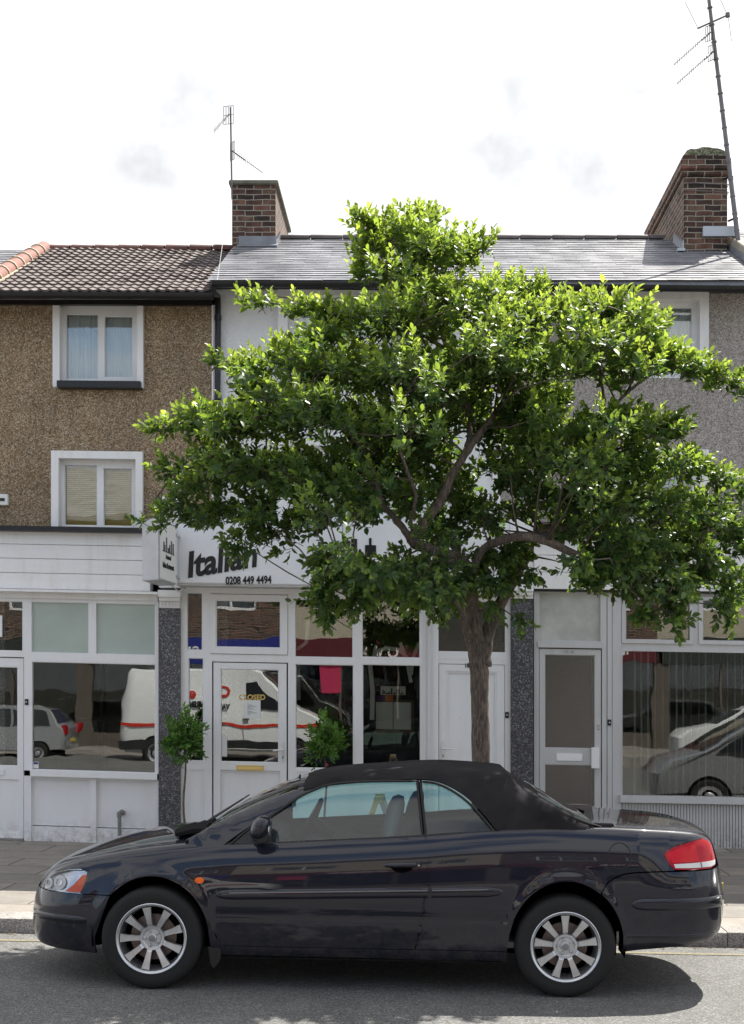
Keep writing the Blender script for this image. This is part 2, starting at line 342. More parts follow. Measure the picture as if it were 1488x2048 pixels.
# ------------------------------------------------------------------ road, kerb, pavement
SL = -0.02
def zroad(x): return SL * (x + 0.36) if abs(x) < 14 else SL * (math.copysign(14, x) + 0.36)
def zfront(x): return zroad(x) + 0.115
def zback(x):
    xs = [-14, -5, -2.5, 5, 14]; zs = [0.3, 0.165, 0.09, 0.065, 0.0]
    return float(np.interp(x, xs, zs))
def sheet(name, m, xs, ys, zf, kind='structure', thick=0):
    mb = MB()
    for x in xs:
        for y in ys: mb.v.append((x, y, zf(x, y)))
    n = len(ys)
    for i in range(len(xs) - 1):
        for j in range(n - 1): mb.f.append((i * n + j, i * n + j + 1, (i + 1) * n + j + 1, (i + 1) * n + j))
    o = mb.build(name, m, smooth=True, recalc=False)
    if o.data.polygons[0].normal.z < 0: o.data.flip_normals()
    return tag(o, kind=kind)

def pavingmat():
    m, n, l, b = newmat('paving_slabs')
    tc = n.new('ShaderNodeTexCoord'); bt = n.new('ShaderNodeTexBrick'); l(tc.outputs['Object'], bt.inputs[0])
    bt.inputs['Scale'].default_value = 1; bt.inputs['Brick Width'].default_value = 0.93; bt.inputs['Row Height'].default_value = 0.62
    bt.inputs['Mortar Size'].default_value = 0.009; bt.inputs['Color1'].default_value = (0, 0, 0, 1); bt.inputs['Color2'].default_value = (1, 1, 1, 1)
    rb = ramp(n, [(0, (0.17, 0.16, 0.145)), (0.5, (0.22, 0.20, 0.175)), (1, (0.28, 0.25, 0.22))]); l(bt.outputs['Color'], rb.inputs[0])
    z = n.new('ShaderNodeTexNoise'); z.inputs['Scale'].default_value = 3.5; z.inputs['Detail'].default_value = 9; z.inputs['Roughness'].default_value = 0.7; l(tc.outputs['Object'], z.inputs[0])
    rz = ramp(n, [(0.3, (0.7, 0.7, 0.7)), (0.7, (1.12, 1.1, 1.08))]); l(z.outputs[0], rz.inputs[0])
    z2 = n.new('ShaderNodeTexNoise'); z2.inputs['Scale'].default_value = 130; l(tc.outputs['Object'], z2.inputs[0])
    rz2 = ramp(n, [(0.3, (0.8, 0.8, 0.8)), (0.7, (1.2, 1.2, 1.2))]); l(z2.outputs[0], rz2.inputs[0])
    mm = n.new('ShaderNodeMix'); mm.data_type = 'RGBA'; mm.blend_type = 'MULTIPLY'; mm.inputs['Factor'].default_value = 1; l(rb.outputs[0], mm.inputs['A']); l(rz.outputs[0], mm.inputs['B'])
    m3 = n.new('ShaderNodeMix'); m3.data_type = 'RGBA'; m3.blend_type = 'MULTIPLY'; m3.inputs['Factor'].default_value = 1; l(mm.outputs['Result'], m3.inputs['A']); l(rz2.outputs[0], m3.inputs['B'])
    m2 = n.new('ShaderNodeMix'); m2.data_type = 'RGBA'; l(bt.outputs['Fac'], m2.inputs['Factor']); l(m3.outputs['Result'], m2.inputs['A']); m2.inputs['B'].default_value = (0.045, 0.042, 0.035, 1)
    l(m2.outputs['Result'], b.inputs['Base Color']); b.inputs['Roughness'].default_value = 0.85
    return m
XS = [-60, -30, -14] + [-14 + 0.5 * k for k in range(1, 56)] + [14, 30, 60]
sheet('road', M['asphalt'], XS, [-4.0, 0, 4, 7, 10.46], lambda x, y: zroad(x) - 0.004 * 0)
sheet('ground', mat('earth', (0.09, 0.08, 0.06), 0.95, var=0.3, vscale=0.3), [-900, -60, 60, 900], [-900, -60, 60, 900], lambda x, y: -0.6)
sheet('pavement', pavingmat(), XS, [10.74, 12, 14, 16.3], lambda x, y: zfront(x) - 0.004 + (zback(x) - zfront(x)) * min(1, max(0, (y - 10.74) / 5.2)))
ym = mat('worn_yellow_paint', (0.17, 0.15, 0.10), 0.85, var=0.45, vscale=40)
sheet('yellow_line', ym, XS, [10.10, 10.17], lambda x, y: zroad(x) + 0.004)
mb = MB(); x = -14.0
while x < 14:
    L_ = 0.88 + random.uniform(-.06, .06); a = 0.004; dz = random.uniform(-.004, .004); dy = random.uniform(-.006, .006)
    q = [(10.455 + dy, -0.05), (10.455 + dy, 0.085), (10.468 + dy, 0.108), (10.49 + dy, 0.115), (10.74, 0.115), (10.74, -0.05)]
    b0 = len(mb.v)
    for xx in (x + a, x + L_ - a):
        for yy, zz in q: mb.v.append((xx, yy, zroad(xx) + zz + (dz if zz > 0 else 0)))
    n = len(q)
    for k in range(n): mb.f.append((b0 + k, b0 + (k + 1) % n, b0 + n + (k + 1) % n, b0 + n + k))
    mb.f.append(tuple(b0 + k for k in range(n))); mb.f.append(tuple(b0 + n + k for k in range(n))[::-1])
    x += L_
tag(mb.build('kerb', M['kerbstone'], smooth=30), kind='structure')
mb = MB().box(-60, 60, -4.15, -4.0, -0.6, 0.13); tag(mb.build('far_kerb', M['kerbstone']), kind='structure')
sheet('far_pavement', pavingmat(), [-60, 60], [-9.2, -4.15], lambda x, y: 0.126)

# ------------------------------------------------------------------ houses
EAVE, RIDGE, BACK, WALL = 15.6, 18.5, 21.4, 16.0
def wall_holes(mb, px0, py0, px1, py1, holes, d0, d1, H):
    xs = sorted({px0, px1, *[h[0] for h in holes], *[h[2] for h in holes]})
    for a, b in zip(xs[:-1], xs[1:]):
        cuts = sorted((h[1], h[3]) for h in holes if h[0] <= a and h[2] >= b)
        y = py0
        for c0, c1 in cuts:
            if c0 > y + .5: mb.pb(a, y, b, c0, d0, d1, H)
            y = c1
        if y < py1: mb.pb(a, y, b, py1, d0, d1, H)

def pane(parent, x0, y0, x1, y1, d, H, m='glass', name='pane', lab=None):
    mb = MB(); mb.pb(x0, y0, x1, y1, d, d + 0.006, H); o = mb.build(name, M[m], parent)
    if lab: o['label'] = lab
    return o
def ring(mb, x0, y0, x1, y1, ix0, iy0, ix1, iy1, d0, d1, H):
    """frame: outer rect minus inner rect, four butted bars"""
    mb.pb(x0, y0, x1, iy0, d0, d1, H); mb.pb(x0, iy1, x1, y1, d0, d1, H)
    mb.pb(x0, iy0, ix0, iy1, d0, d1, H); mb.pb(ix1, iy0, x1, iy1, d0, d1, H)
def rebate(mb, x0, y0, x1, y1, d, H, w=2.2):
    """inner bead, a bit further back than the frame"""
    ring(mb, x0 - .2, y0 - .2, x1 + .2, y1 + .2, x0 + w, y0 + w, x1 - w, y1 - w, d, d + .03, H)
def room(parent, x0, y0, x1, y1, d0, d1, H, m, name='interior'):
    mb = MB()
    P = [[(X(px, d0), d, Z(H.y(px, py), d0)) for px, py in ((x0, y0), (x1, y0), (x1, y1), (x0, y1))] for d in (d0, d1)]
    A, B = P
    mb.quad(B[0], B[1], B[2], B[3])
    for k in range(4): mb.quad(A[k], A[(k + 1) % 4], B[(k + 1) % 4], B[k])
    return mb.build(name, m, parent)

def roof_slab(mb, x0, x1, ze, zr, thick=0.08, e=EAVE, r=RIDGE, b=BACK):
    for (ya, za, yb, zb) in ((e, ze, r, zr), (r, zr, b, ze)):
        P = []
        for xx in (x0, x1):
            for yy, zz in ((ya, za), (yb, zb)):
                P += [(xx, yy, zz - thick), (xx, yy, zz)]
        mb.hexa(P)
def zroofat(y, ze, zr): return ze + (zr - ze) * (y - EAVE) / (RIDGE - EAVE)

def slates(parent, x0, x1, ze, zr, seed, rows=21, sw=0.30):
    rnd = random.Random(seed); mb = MB()
    L_ = math.hypot(RIDGE - EAVE, zr - ze); dy = (RIDGE - EAVE) / L_; dz = (zr - ze) / L_
    g = L_ / rows
    for r in range(rows):
        s0 = r * g - 0.03; xx = x0 + (0 if r % 2 else -sw / 2)
        while xx < x1:
            a = max(x0, xx + 0.0015); b = min(x1, xx + sw - 0.0015)
            if b > a + .02:
                l0 = 0.020 + rnd.uniform(-.001, .002); tl = rnd.uniform(-.001, .001); s = s0 + rnd.uniform(-.003, .003)
                if rnd.random() < .012: s -= .03
                P = []
                for q, t in ((a, -tl), (b, tl)):
                    for ss, hh in ((s, l0 + t), (s + g + .04, 0.008)):
                        y = EAVE + dy * ss; z = ze + dz * ss
                        P += [(q, y - dz * (hh - .007), z + dy * (hh - .007)), (q, y - dz * hh, z + dy * hh)]
                mb.hexa(P)
            xx += sw
    return mb.build('slates', M['slate'], parent)

def slatemat():
    m, n, l, b = newmat('slate')
    tc = n.new('ShaderNodeTexCoord'); ge = n.new('ShaderNodeNewGeometry')
    r = ramp(n, [(0, (0.20, 0.20, 0.215)), (1, (0.255, 0.255, 0.27))]); l(ge.outputs['Random Per Island'], r.inputs[0])
    z = n.new('ShaderNodeTexNoise'); z.inputs['Scale'].default_value = 2.5; z.inputs['Detail'].default_value = 8; l(tc.outputs['Object'], z.inputs[0])
    rz = ramp(n, [(0.3, (0.75, 0.75, 0.77)), (0.7, (1.2, 1.2, 1.2))]); l(z.outputs[0], rz.inputs[0])
    mm = n.new('ShaderNodeMix'); mm.data_type = 'RGBA'; mm.blend_type = 'MULTIPLY'; mm.inputs['Factor'].default_value = 1; l(r.outputs[0], mm.inputs['A']); l(rz.outputs[0], mm.inputs['B'])
    l(mm.outputs['Result'], b.inputs['Base Color'])
    rr = ramp(n, [(0.35, (0.30,) * 3), (0.7, (0.40,) * 3)]); l(z.outputs[0], rr.inputs[0]); l(rr.outputs[0], b.inputs['Roughness'])
    return m
M['slate'] = slatemat()
def tilemat():
    m, n, l, b = newmat('brown_concrete_tile')
    tc = n.new('ShaderNodeTexCoord')
    z = n.new('ShaderNodeTexNoise'); z.inputs['Scale'].default_value = 0.9; z.inputs['Detail'].default_value = 9; z.inputs['Roughness'].default_value = 0.6; l(tc.outputs['Object'], z.inputs[0])
    r = ramp(n, [(0.32, (0.07, 0.052, 0.047)), (0.5, (0.125, 0.103, 0.095)), (0.7, (0.17, 0.147, 0.136))]); l(z.outputs[0], r.inputs[0])
    z2 = n.new('ShaderNodeTexNoise'); z2.inputs['Scale'].default_value = 18; z2.inputs['Detail'].default_value = 5; l(tc.outputs['Object'], z2.inputs[0])
    rz = ramp(n, [(0.3, (0.65, 0.6, 0.6)), (0.7, (1.25, 1.2, 1.2))]); l(z2.outputs[0], rz.inputs[0])
    mm = n.new('ShaderNodeMix'); mm.data_type = 'RGBA'; mm.blend_type = 'MULTIPLY'; mm.inputs['Factor'].default_value = 1; l(r.outputs[0], mm.inputs['A']); l(rz.outputs[0], mm.inputs['B'])
    l(mm.outputs['Result'], b.inputs['Base Color']); b.inputs['Roughness'].default_value = 0.85
    return m
M['tile'] = tilemat()
def tiles(parent, x0, x1, ze, zr, rows=16, tw=0.115):
    mb = MB(); L_ = math.hypot(RIDGE - EAVE, zr - ze); dy = (RIDGE - EAVE) / L_; dz = (zr - ze) / L_; g = L_ / rows
    nx = int((x1 - x0) / tw * 8)
    rnd = random.Random(3)
    for r in range(rows):
        b0 = len(mb.v); s0 = r * g; jit = {}
        for i in range(nx + 1):
            x = x0 + (x1 - x0) * i / nx; ph = ((x - x0) / tw) % 1.0
            k = int((x - x0) / (tw * 2)); jj = jit.setdefault(k, (rnd.uniform(-.005, .005), rnd.uniform(-.01, .01)))
            h = 0.028 * max(0, math.sin(math.pi * ph * 1.0)) ** 0.8 if ph < .62 else 0.0
            h = 0.014 * math.sin(math.pi * min(1, ph / .6)) if ph < .6 else 0
            sg = 0.03 * math.sin((x + 3) * .8) * (r / rows)
            for ss, hh in ((s0 + jj[1], 0.012 + h), (s0 + jj[1], 0.034 + h + jj[0]), (s0 + g + .03, 0.012 + h)):
                mb.v.append((x, EAVE + dy * ss - dz * hh, ze + dz * ss + dy * hh - sg))
        for i in range(nx):
            a = b0 + i * 3
            mb.f += [(a, a + 3, a + 4, a + 1), (a + 1, a + 4, a + 5, a + 2)]
    return mb.build('roof_tiles', M['tile'], parent, smooth=50, recalc=False)

def shell(parent, x0, x1, ze, zr, m, zb=-0.3):
    """party walls, back wall"""
    mb = MB(); t = 0.1
    for xx in (x0, x1 - t):
        pts = [(16.25, zb), (16.25, zroofat(16.25, ze, zr) - .12), (RIDGE, zr - .12), (BACK - .3, zroofat(16.0, ze, zr) - .15), (BACK - .3, zb)]
        b = len(mb.v); n = len(pts); mb.v += [(xx, y, z) for y, z in pts] + [(xx + t, y, z) for y, z in pts]
        mb.f += [tuple(range(b, b + n)), tuple(range(b + n, b + 2 * n))[::-1]] + [(b + k, b + n + k, b + n + (k + 1) % n, b + (k + 1) % n) for k in range(n)]
    mb.box(x0 + t, x1 - t, BACK - .4, BACK - .3, zb, ze - .1)
    return mb.build('side_walls', m, parent)

def chimney_block(parent, x0, x1, y0, y1, z0, z1, corbel, cap=None):
    mb = MB().box(x0, x1, y0, y1, z0, z1)
    if corbel:
        mb.box(x0 - .03, x1 + .03, y0 - .03, y1 + .03, z1, z1 + .07); mb.box(x0 - .06, x1 + .06, y0 - .06, y1 + .06, z1 + .07, z1 + .23)
        mb.box(x0 - .02, x1 + .02, y0 - .02, y1 + .02, z1 + .23, z1 + .31)
    return mb.build('chimney', M['brick'], parent, bevel=0.008)

XL0, XLM, XMR, XR1 = -5.12, -2.39, 1.03, 4.17
zeL, zrL = Z(586, EAVE), Z(503, RIDGE); zeM, zrM = Z(562, EAVE), Z(480, RIDGE)

# ---- left house: tan pebbledash
lh = thing('terraced_house', 'terraced house with tan pebbledash upper wall and brown tiled roof', 'house', (-3.75, 16, 0.1))
mb = MB(); wall_holes(mb, -45, 606, 431, 1056, [(112, 606, 280, 768), (116, 916, 272, 1056)], 16.0, 16.25, HL)
mb.build('wall', M['tan'], lh)
shell(lh, XL0, XLM, zeL, zrL, M['greypeb'])
mb = MB(); roof_slab(mb, XL0, XLM, zeL, zrL); rf = mb.build('roof', M['tile'], lh)
tiles(rf, XL0, XLM - .02, zeL, zrL).parent = rf
mb = MB()
x = XL0
while x < XLM - .1:
    L_ = 0.33
    mb.lathe([(0.085, x + .008), (0.095, x + .02), (0.085, x + L_ - .01)], 'X', 10, (0, RIDGE, zrL + .0), 0, math.pi)
    x += L_
o = mb.build('ridge_tiles', mat('dark_red_tile', (0.11, 0.05, 0.042), .85, var=.4, vscale=8), rf, smooth=True)
mb = MB(); mb.pb(-60, 585, 427, 597, 15.46, 15.6, HL, 15.5)
gl = MB()
for k in range(24):
    a0 = math.pi + math.pi * k / 24
gx0, gx1 = X(-60, 15.5), X(426, 15.5); zc = Z(586, 15.5)
gl.lathe([(0.062, gx0), (0.062, gx1)], 'X', 14, (0, 15.52, zc), math.pi / 2, 3 * math.pi / 2)
gl.lathe([(0.056, gx0), (0.056, gx1)], 'X', 14, (0, 15.52, zc), math.pi / 2, 3 * math.pi / 2)
gl.f = [f for f in gl.f]
# lathe about X: (h, r cos, r sin); half towards the front-below
def gutter(parent, px0, px1, pyt, H, r=0.06, d=15.5, m='black'):
    g = MB(); n = 24; b = 0
    for rr in (r, r - .006):
        for px in (px0, px1):
            for k in range(13):
                a = math.pi + math.pi * k / 12
                g.v.append((X(px, d), d + rr * math.cos(a), Z(H.y(px, pyt), d) + rr * math.sin(a)))
    for q in (0, 26):
        for k in range(12): g.f.append((q + k, q + k + 1, q + 14 + k, q + 13 + k))
    for e in (0, 13):
        for k in range(12): g.f.append((e + k, e + k + 1, e + 27 + k, e + 26 + k))
    for px in np.arange(px0 + 60, px1, 130):   # joints
        for k in range(12):
            a, a2 = math.pi + math.pi * k / 12, math.pi + math.pi * (k + 1) / 12
            zz = Z(H.y(px, pyt), d); xx = X(px, d); R2 = r + .005
            P = []
            for xq in (xx - .02, xx + .02):
                for an in (a, a2):
                    for rr in (r, R2): P.append((xq, d + rr * math.cos(an), zz + rr * math.sin(an)))
            g.hexa(P)
    return g.build('gutter', M[m], parent, smooth=True)
gutter(lh, -60, 427, 587, HL, .065)
mb = MB(); mb.pb(-60, 588, 424, 609, 15.93, 15.99, HL); mb.build('fascia_board', M['black'], lh)
# roof side of eave
def window(parent, outer, panes, head_d=16.03, H=HL, surround=None, sill=None, back='net', frame_m='upvc', lab=None, d=16.08):
    """outer frame rect; panes list of rects"""
    x0, y0, x1, y1 = outer; mb = MB()
    # outer bars and mullions: fill everything but the panes
    wall_holes(mb, x0, y0, x1, y1, panes, d, d + .06, H)
    for p in panes: rebate(mb, *p, d + .02, H, 1.6)
    fr = mb.build('window', M[frame_m], parent)
    if lab: fr['label'] = lab
    for p in panes: pane(fr, p[0] - .5, p[1] - .5, p[2] + .5, p[3] + .5, d + .035, H)
    if surround:
        mb = MB()
        for s in surround: mb = MB(); mb.pb(*s, 15.93, 16.08, H); mb.build('window_surround', M['paint'], fr)
    if sill: mb = MB(); mb.pb(*sill, 15.87, 16.08, H); mb.build('window_sill', M['black'], fr, bevel=.006)
    return fr
fr = window(lh, (119, 612, 274, 766), [(132, 628, 197, 759), (209, 632, 266, 755)], surround=[(105, 611, 119, 774), (274, 611, 286, 774)], sill=(113, 761, 281, 775),
            lab='white two-light window under the eaves with net curtains')
def wavy(parent, x0, y0, x1, y1, d, H, m, name, n=26, amp=.02):
    mb = MB(); N = n * 6
    for i in range(N + 1):
        px = x0 + (x1 - x0) * i / N; dd = d + amp * math.sin(i / N * n * 2 * math.pi) * (0.6 + .4 * math.sin(i * .37))
        mb.v += [(X(px, d), dd, Z(H.y(px, y0), d)), (X(px, d), dd + .01 * math.sin(i * .9), Z(H.y(px, y1), d))]
    for i in range(N): a = 2 * i; mb.f.append((a, a + 1, a + 3, a + 2))
    return mb.build(name, m, parent, smooth=180, recalc=False)
wavy(fr, 118, 612, 275, 765, 16.185, HL, M['net'], 'net_curtain', 22)
room(lh, 112, 604, 280, 770, 16.25, 17.5, HL, M['interior2'])
fr = window(lh, (116, 916, 272, 1056), [(129, 930, 195, 1052), (207, 936, 265, 1052)],
            surround=[(102, 902, 285, 917), (102, 917, 117, 1056), (271, 917, 285, 1056)], lab='white two-light window with cream slatted blinds')
def slats(parent, x0, y0, x1, y1, d, H, n, m, name='slatted_blind'):
    mb = MB()
    for k in range(n):
        y = y0 + (y1 - y0) * (k + .5) / n; zz = [(X(px, d), Z(H.y(px, y), d)) for px in (x0, x1)]
        P = []
        for (xx, z) in zz:
            for dy, dz in ((0, -.011), (.012, .009)):
                P += [(xx, d + dy, z + dz), (xx, d + dy, z + dz + .0015)]
        mb.hexa(P)
    return mb.build(name, m, parent)
slats(fr, 119, 922, 270, 1056, 16.165, HL, 34, M['blind'])
mb = MB(); mb.pb(118, 918, 271, 1056, 16.18, 16.185, HL); mb.build('blind_backing', mat('dark_cream', (0.50, 0.37, 0.10), .9), fr)
room(lh, 114, 912, 276, 1060, 16.25, 17.5, HL, M['interior2'])
# vent on the wall
mb = MB(); mb.pb(-20, 991, 15, 1013, 15.94, 16.0, HL); v = mb.build('air_vent', M['drape'], lh, bevel=.006)
mb = MB(); mb.pb(-18, 999, 9, 1005, 15.932, 15.939, HL); mb.build('vent_slot', M['black'], v)
# white boards at the joint + fascia
mb = MB(); mb.pb(-60, 1054, 288, 1064, 15.66, 16.0, HL); mb.build('flashing', M['black'], lh)
mb = MB(); mb.pb(-60, 1064, 300, 1183, 15.80, 15.99, HL)
for a, b in ((1065, 1090.5), (1091.5, 1119), (1120, 1148), (1149, 1180)): mb.pb(-60, a, 300, b, 15.775, 15.799, HL)
mb.build('timber_fascia', M['paint'], lh, bevel=.003)
mb = MB(); mb.pb(-60, 1181, 315, 1186, 15.70, 15.9, HL); mb.pb(-60, 1186.5, 315, 1199, 15.82, 15.9, HL); mb.build('fascia_moulding', M['paint'], lh)
# shopfront (structure of the shop: frame part with panes as sub-parts)
mb = MB()
P1 = [(63, 1206, 178, 1308), (192, 1206, 311, 1308)]; PB = (64, 1326, 311, 1543)
wall_holes(mb, 48, 1199, 317, 1545, P1 + [PB, (64, 1545, 65, 1545)], 15.86, 15.93, HL)
for p in P1 + [PB]: rebate(mb, *p, 15.885, HL, 1.4)
mb.pb(60, 1544, 314, 1556, 15.80, 15.93, HL)
for a, b in ((48, 62), (181, 192), (309, 317)): mb.pb(a, 1556, b, 1715, 15.86, 15.93, HL)
for a, b in ((62, 181), (192, 309)):
    mb.pb(a, 1556, b, 1561, 15.88, 15.93, HL); mb.pb(a, 1561, b, 1654, 15.915, 15.935, HL); mb.pb(a, 1656, b, 1715, 15.89, 15.935, HL)
    mb.pb(a, 1561, a + 3, 1654, 15.89, 15.914, HL); mb.pb(b - 3, 1561, b, 1654, 15.89, 15.914, HL)
sf = mb.build('shopfront', M['upvc'], lh)
for p in P1: pane(sf, p[0], p[1], p[2], p[3], 15.9, HL, 'frost')
pane(sf, *PB, 15.9, HL)
mb = MB(); mb.pb(66, 1527, 77, 1540, 15.895, 15.8985, HL); mb.build('window_sticker', M['drape'], sf)
mb = MB(); mb.pb(67, 1528, 76, 1532, 15.892, 15.8945, HL); mb.build('sticker_band', mat('violet_ink', (.05, .04, .2), .6), sf)
room(lh, 60, 1200, 316, 1700, 15.95, 19.5, HL, M['interior2'])
mb = MB()   # partition and counter inside
mb.pb(205, 1326, 209, 1545, 17.4, 17.5, HL); mb.pb(120, 1440, 195, 1545, 17.6, 18.2, HL)
mb.build('counter', M['interior'], lh)
# door (left, cut by the frame of the picture)
mb = MB(); wall_holes(mb, -70, 1199, 48, 1318, [(-60, 1206, 46, 1306)], 15.86, 15.93, HL); rebate(mb, -60, 1206, 46, 1306, 15.885, HL, 1.4)
mb.pb(-70, 1318, -58, 1715, 15.86, 15.93, HL); mb.build('door_frame', M['upvc'], lh)
pane(lh, -60, 1206, 46, 1306, 15.9, HL, lab='transom pane over the left door')
mb = MB(); wall_holes(mb, -56, 1320, 47, 1700, [(-40, 1338, 36, 1537), (-40, 1564, 37, 1672)], 15.875, 15.92, HL); rebate(mb, -40, 1338, 36, 1537, 15.89, HL, 1.4)
mb.pb(-40, 1564, 37, 1672, 15.895, 15.92, HL)
dr = mb.build('door', M['upvc'], lh); dr['label'] = 'white half-glazed door at the left edge'
pane(dr, -40, 1338, 36, 1537, 15.905, HL)
mb = MB(); mb.pb(-35, 1544, 8, 1556, 15.862, 15.874, HL); mb.build('letter_box', M['upvc'], dr, bevel=.003)
mb = MB(); mb.pb(-56, 1682, 46, 1685, 15.85, 15.874, HL); mb.build('weather_bar', M['chrome'], dr)
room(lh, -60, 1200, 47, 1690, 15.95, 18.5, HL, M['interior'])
mb = MB(); mb.pb(-20, 1235, 4, 1278, 15.85, 15.87, HL); mb.build('grille', M['upvc'], lh)
def bell(parent, px, py, H, d=15.86):
    mb = MB(); mb.pb(px - 3.5, py - 6, px + 3.5, py + 6, d - .012, d - .001, H); o = mb.build('door_bell', M['black'], parent, bevel=.002)
    mb = MB(); mb.lathe([(0, d - .02), (.007, d - .02), (.009, d - .0125)], 'Y', 10, (X(px, d), 0, Z(py, d))); mb.build('button', M['drape'], o)
bell(lh, 53, 1404, House(53, 0, 0))
# waste pipe
pp = MB(); xq = X(240, 15.75); zq = Z(1625, 15.75); pp.tube([(xq, 15.75, .02), (xq - .008, 15.75, zq - .02)], .022, 10); pp.tube([(xq - .008, 15.75, zq - .06), (xq - .008, 15.75, zq)], .029, 10)
pp.tube([(xq - .008, 15.75, zq - .012), (xq - .003, 15.92, zq - .012)], .027, 10); pp.lathe([(.0, 15.85), (.035, 15.85), (.035, 15.885)], 'Y', 12, (xq - .003, 0, zq - .012))
tag(pp.build('waste_pipe', mat('grey_pipe', (.19, .19, .17), .6, var=.25, vscale=20), smooth=True), 'short grey waste pipe with an elbow rising against the white shop panel', 'pipe')

# pilasters between the shops
def pilaster(x0, x1, yt, yb, H, lab, cap_y):
    o = thing('pilaster', lab, 'pilaster', (X((x0 + x1) / 2, 15.8), 15.85, .1), 'pilasters between the shopfronts')
    mb = MB(); mb.pb(x0, yt, x1, yb, 15.80, 15.98, H); mb.build('shaft', M['granite'], o, bevel=.004)
    mb = MB(); mb.pb(x0 - 2, cap_y, x1 + 1, cap_y + 14, 15.70, 15.98, H); mb.pb(x0, cap_y + 14, x1, cap_y + 22, 15.74, 15.98, H); mb.pb(x0 + 1, cap_y + 22, x1, yt, 15.78, 15.98, H)
    for k in range(6): a = x0 + 2 + k * (x1 - x0 - 2) / 6; mb.pb(a, cap_y + 24, a + (x1 - x0) / 10, yt - 4, 15.765, 15.779, H)
    mb.build('capital', M['paint'], o, bevel=.004)
    return o
pl = pilaster(317.5, 360, 1216, 1715, House(340, .02, 0), 'dark speckled granite pilaster between the left shop and the restaurant', 1180)
mb = MB(); mb.pb(318, 1000, 362, 1180, 15.78, 15.98, HM, 15.8); mb.build('console', M['paint'], pl, bevel=.006)
mb = MB(); a, b = X(312, 15.6), X(350, 15.6); zt, zm_, zb_ = Z(992, 15.6), Z(1003, 15.6), Z(1018, 15.6); mb.prism([(a, zb_), (b, zb_), (b, zm_), ((a + b) / 2, zt), (a, zm_)], 15.5, 15.98); mb.build('pediment', M['paint'], pl)
p2_ = pilaster(1022, 1066.5, 1197, 1715, House(1045, .02, 0), 'dark speckled granite pilaster between the restaurant door and the shop with blinds', 1168)
mb = MB(); mb.pb(1020, 1030, 1068, 1168, 15.80, 15.98, HM, 15.8); mb.build('console', M['paint'], p2_, bevel=.006)

# ---- middle house: white render
mh = thing('terraced_house', 'terraced house with white rendered wall, slate roof and the Italian restaurant below', 'house', (-.7, 16, 0.1))
HF = House(600, 0.012, 1.2e-5)
mb = MB(); holes = [(572, 584, 768, 757), (572, 885, 768, 1040)]
wall_holes(mb, 431.5, 566, 1001, 1150, holes, 15.99, 16.25, HM); mb.build('wall', M['render'], mh)
shell(mh, XLM + .003, XMR, zeM, zrM, M['greypeb'])
mb = MB(); roof_slab(mb, XLM, XMR, zeM, zrM); rf = mb.build('roof', M['lead'], mh)
slates(rf, XLM - .04, XMR, zeM, zrM, 5)
def ridge(parent, x0, x1, zr, m):
    mb = MB(); x = x0
    while x < x1 - .05:
        e = min(x + .45, x1); mb.lathe([(0.07, x + .004), (0.075, x + .02), (0.07, e - .003)], 'X', 10, (0, RIDGE, zr + .0), 0, math.pi); x += .45
    mb.build('ridge_tiles', m, parent, smooth=True)
rdm = mat('grey_ridge', (0.10, 0.085, 0.085), .7, var=.3)
ridge(rf, -1.9, XMR, zrM, rdm)
gutter(mh, 424, 1001, 566, HM, .06)
mb = MB(); mb.pb(432, 563, 1001, 577, 15.93, 15.988, HM); mb.build('fascia_board', M['black'], mh)
mb = MB(); xd = X(436, 15.92)
mb.tube([(xd, 15.5, Z(570, 15.5)), (xd, 15.52, Z(585, 15.5)), (xd, 15.9, Z(592, 15.9)), (xd, 15.92, Z(606, 15.9)), (xd - .01, 15.92, Z(1030, 15.9))], .035, 12)
for py in (640, 800, 960): mb.lathe([(.035, Z(py, 15.9)), (.043, Z(py, 15.9) + .005), (.043, Z(py, 15.9) + .06), (.035, Z(py, 15.9) + .065)], 'Z', 12, (xd, 15.92, 0))
mb.build('drainpipe', M['black'], mh, smooth=True)
mb = MB(); mb.pb(423.5, 612, 427, 1040, 15.93, 15.995, HM); mb.pb(427.5, 612, 431, 1040, 15.95, 15.995, HM); mb.build('joint_board', M['paint'], mh)
for (y0, y1, lab) in ((584, 757, 'upper white window of the rendered house half hidden by leaves'), (885, 1040, 'lower white window of the rendered house behind the tree')):
    pn = [(590, y0 + 25, 655, y1 - 12), (667, y0 + 25, 724, y1 - 12)]
    fr = window(mh, (575, y0 + 6, 742, y1), pn, H=HM, surround=[(556, y0 - 5, 575, y1 + 4), (742, y0 - 5, 772, y1 + 4), (575, y0 - 5, 742, y0 + 6)], lab=lab)
    wavy(fr, 576, y0 + 10, 741, y1, 16.185, HM, M['net'], 'net_curtain', 24)
    room(mh, 570, y0, 770, y1 + 3, 16.26, 17.5, HM, M['interior2'])
# restaurant front
mb = MB()
G = dict(sidet=(374, 1189, 405, 1304), sideb=(377, 1320, 407, 1526), trans=(431, 1202, 562, 1298), w1t=(590, 1198, 706, 1314), w1b=(591, 1328, 707, 1536), w2t=(724, 1197, 840, 1312), w2b=(725, 1326, 841, 1532),
         t2=(877, 1198, 1008, 1297))
mb.pb(361, 1170, 1021, 1184, 15.84, 15.93, HM)
wall_holes(mb, 361, 1184, 866, 1700, [G['sidet'], G['sideb'], (421, 1190, 576, 1311), (424, 1326, 576, 1715), G['w1t'], G['w1b'], G['w2t'], G['w2b']], 15.86, 15.93, HM)
for k in ('sidet', 'sideb', 'w1t', 'w1b', 'w2t', 'w2b'): rebate(mb, *G[k], 15.885, HM, 1.4)
for a, b in ((377, 407), (592, 706), (725, 840)): ring(mb, a, 1540, b, 1720, a + 3, 1544, b - 3, 1690, 15.852, 15.859, HM)
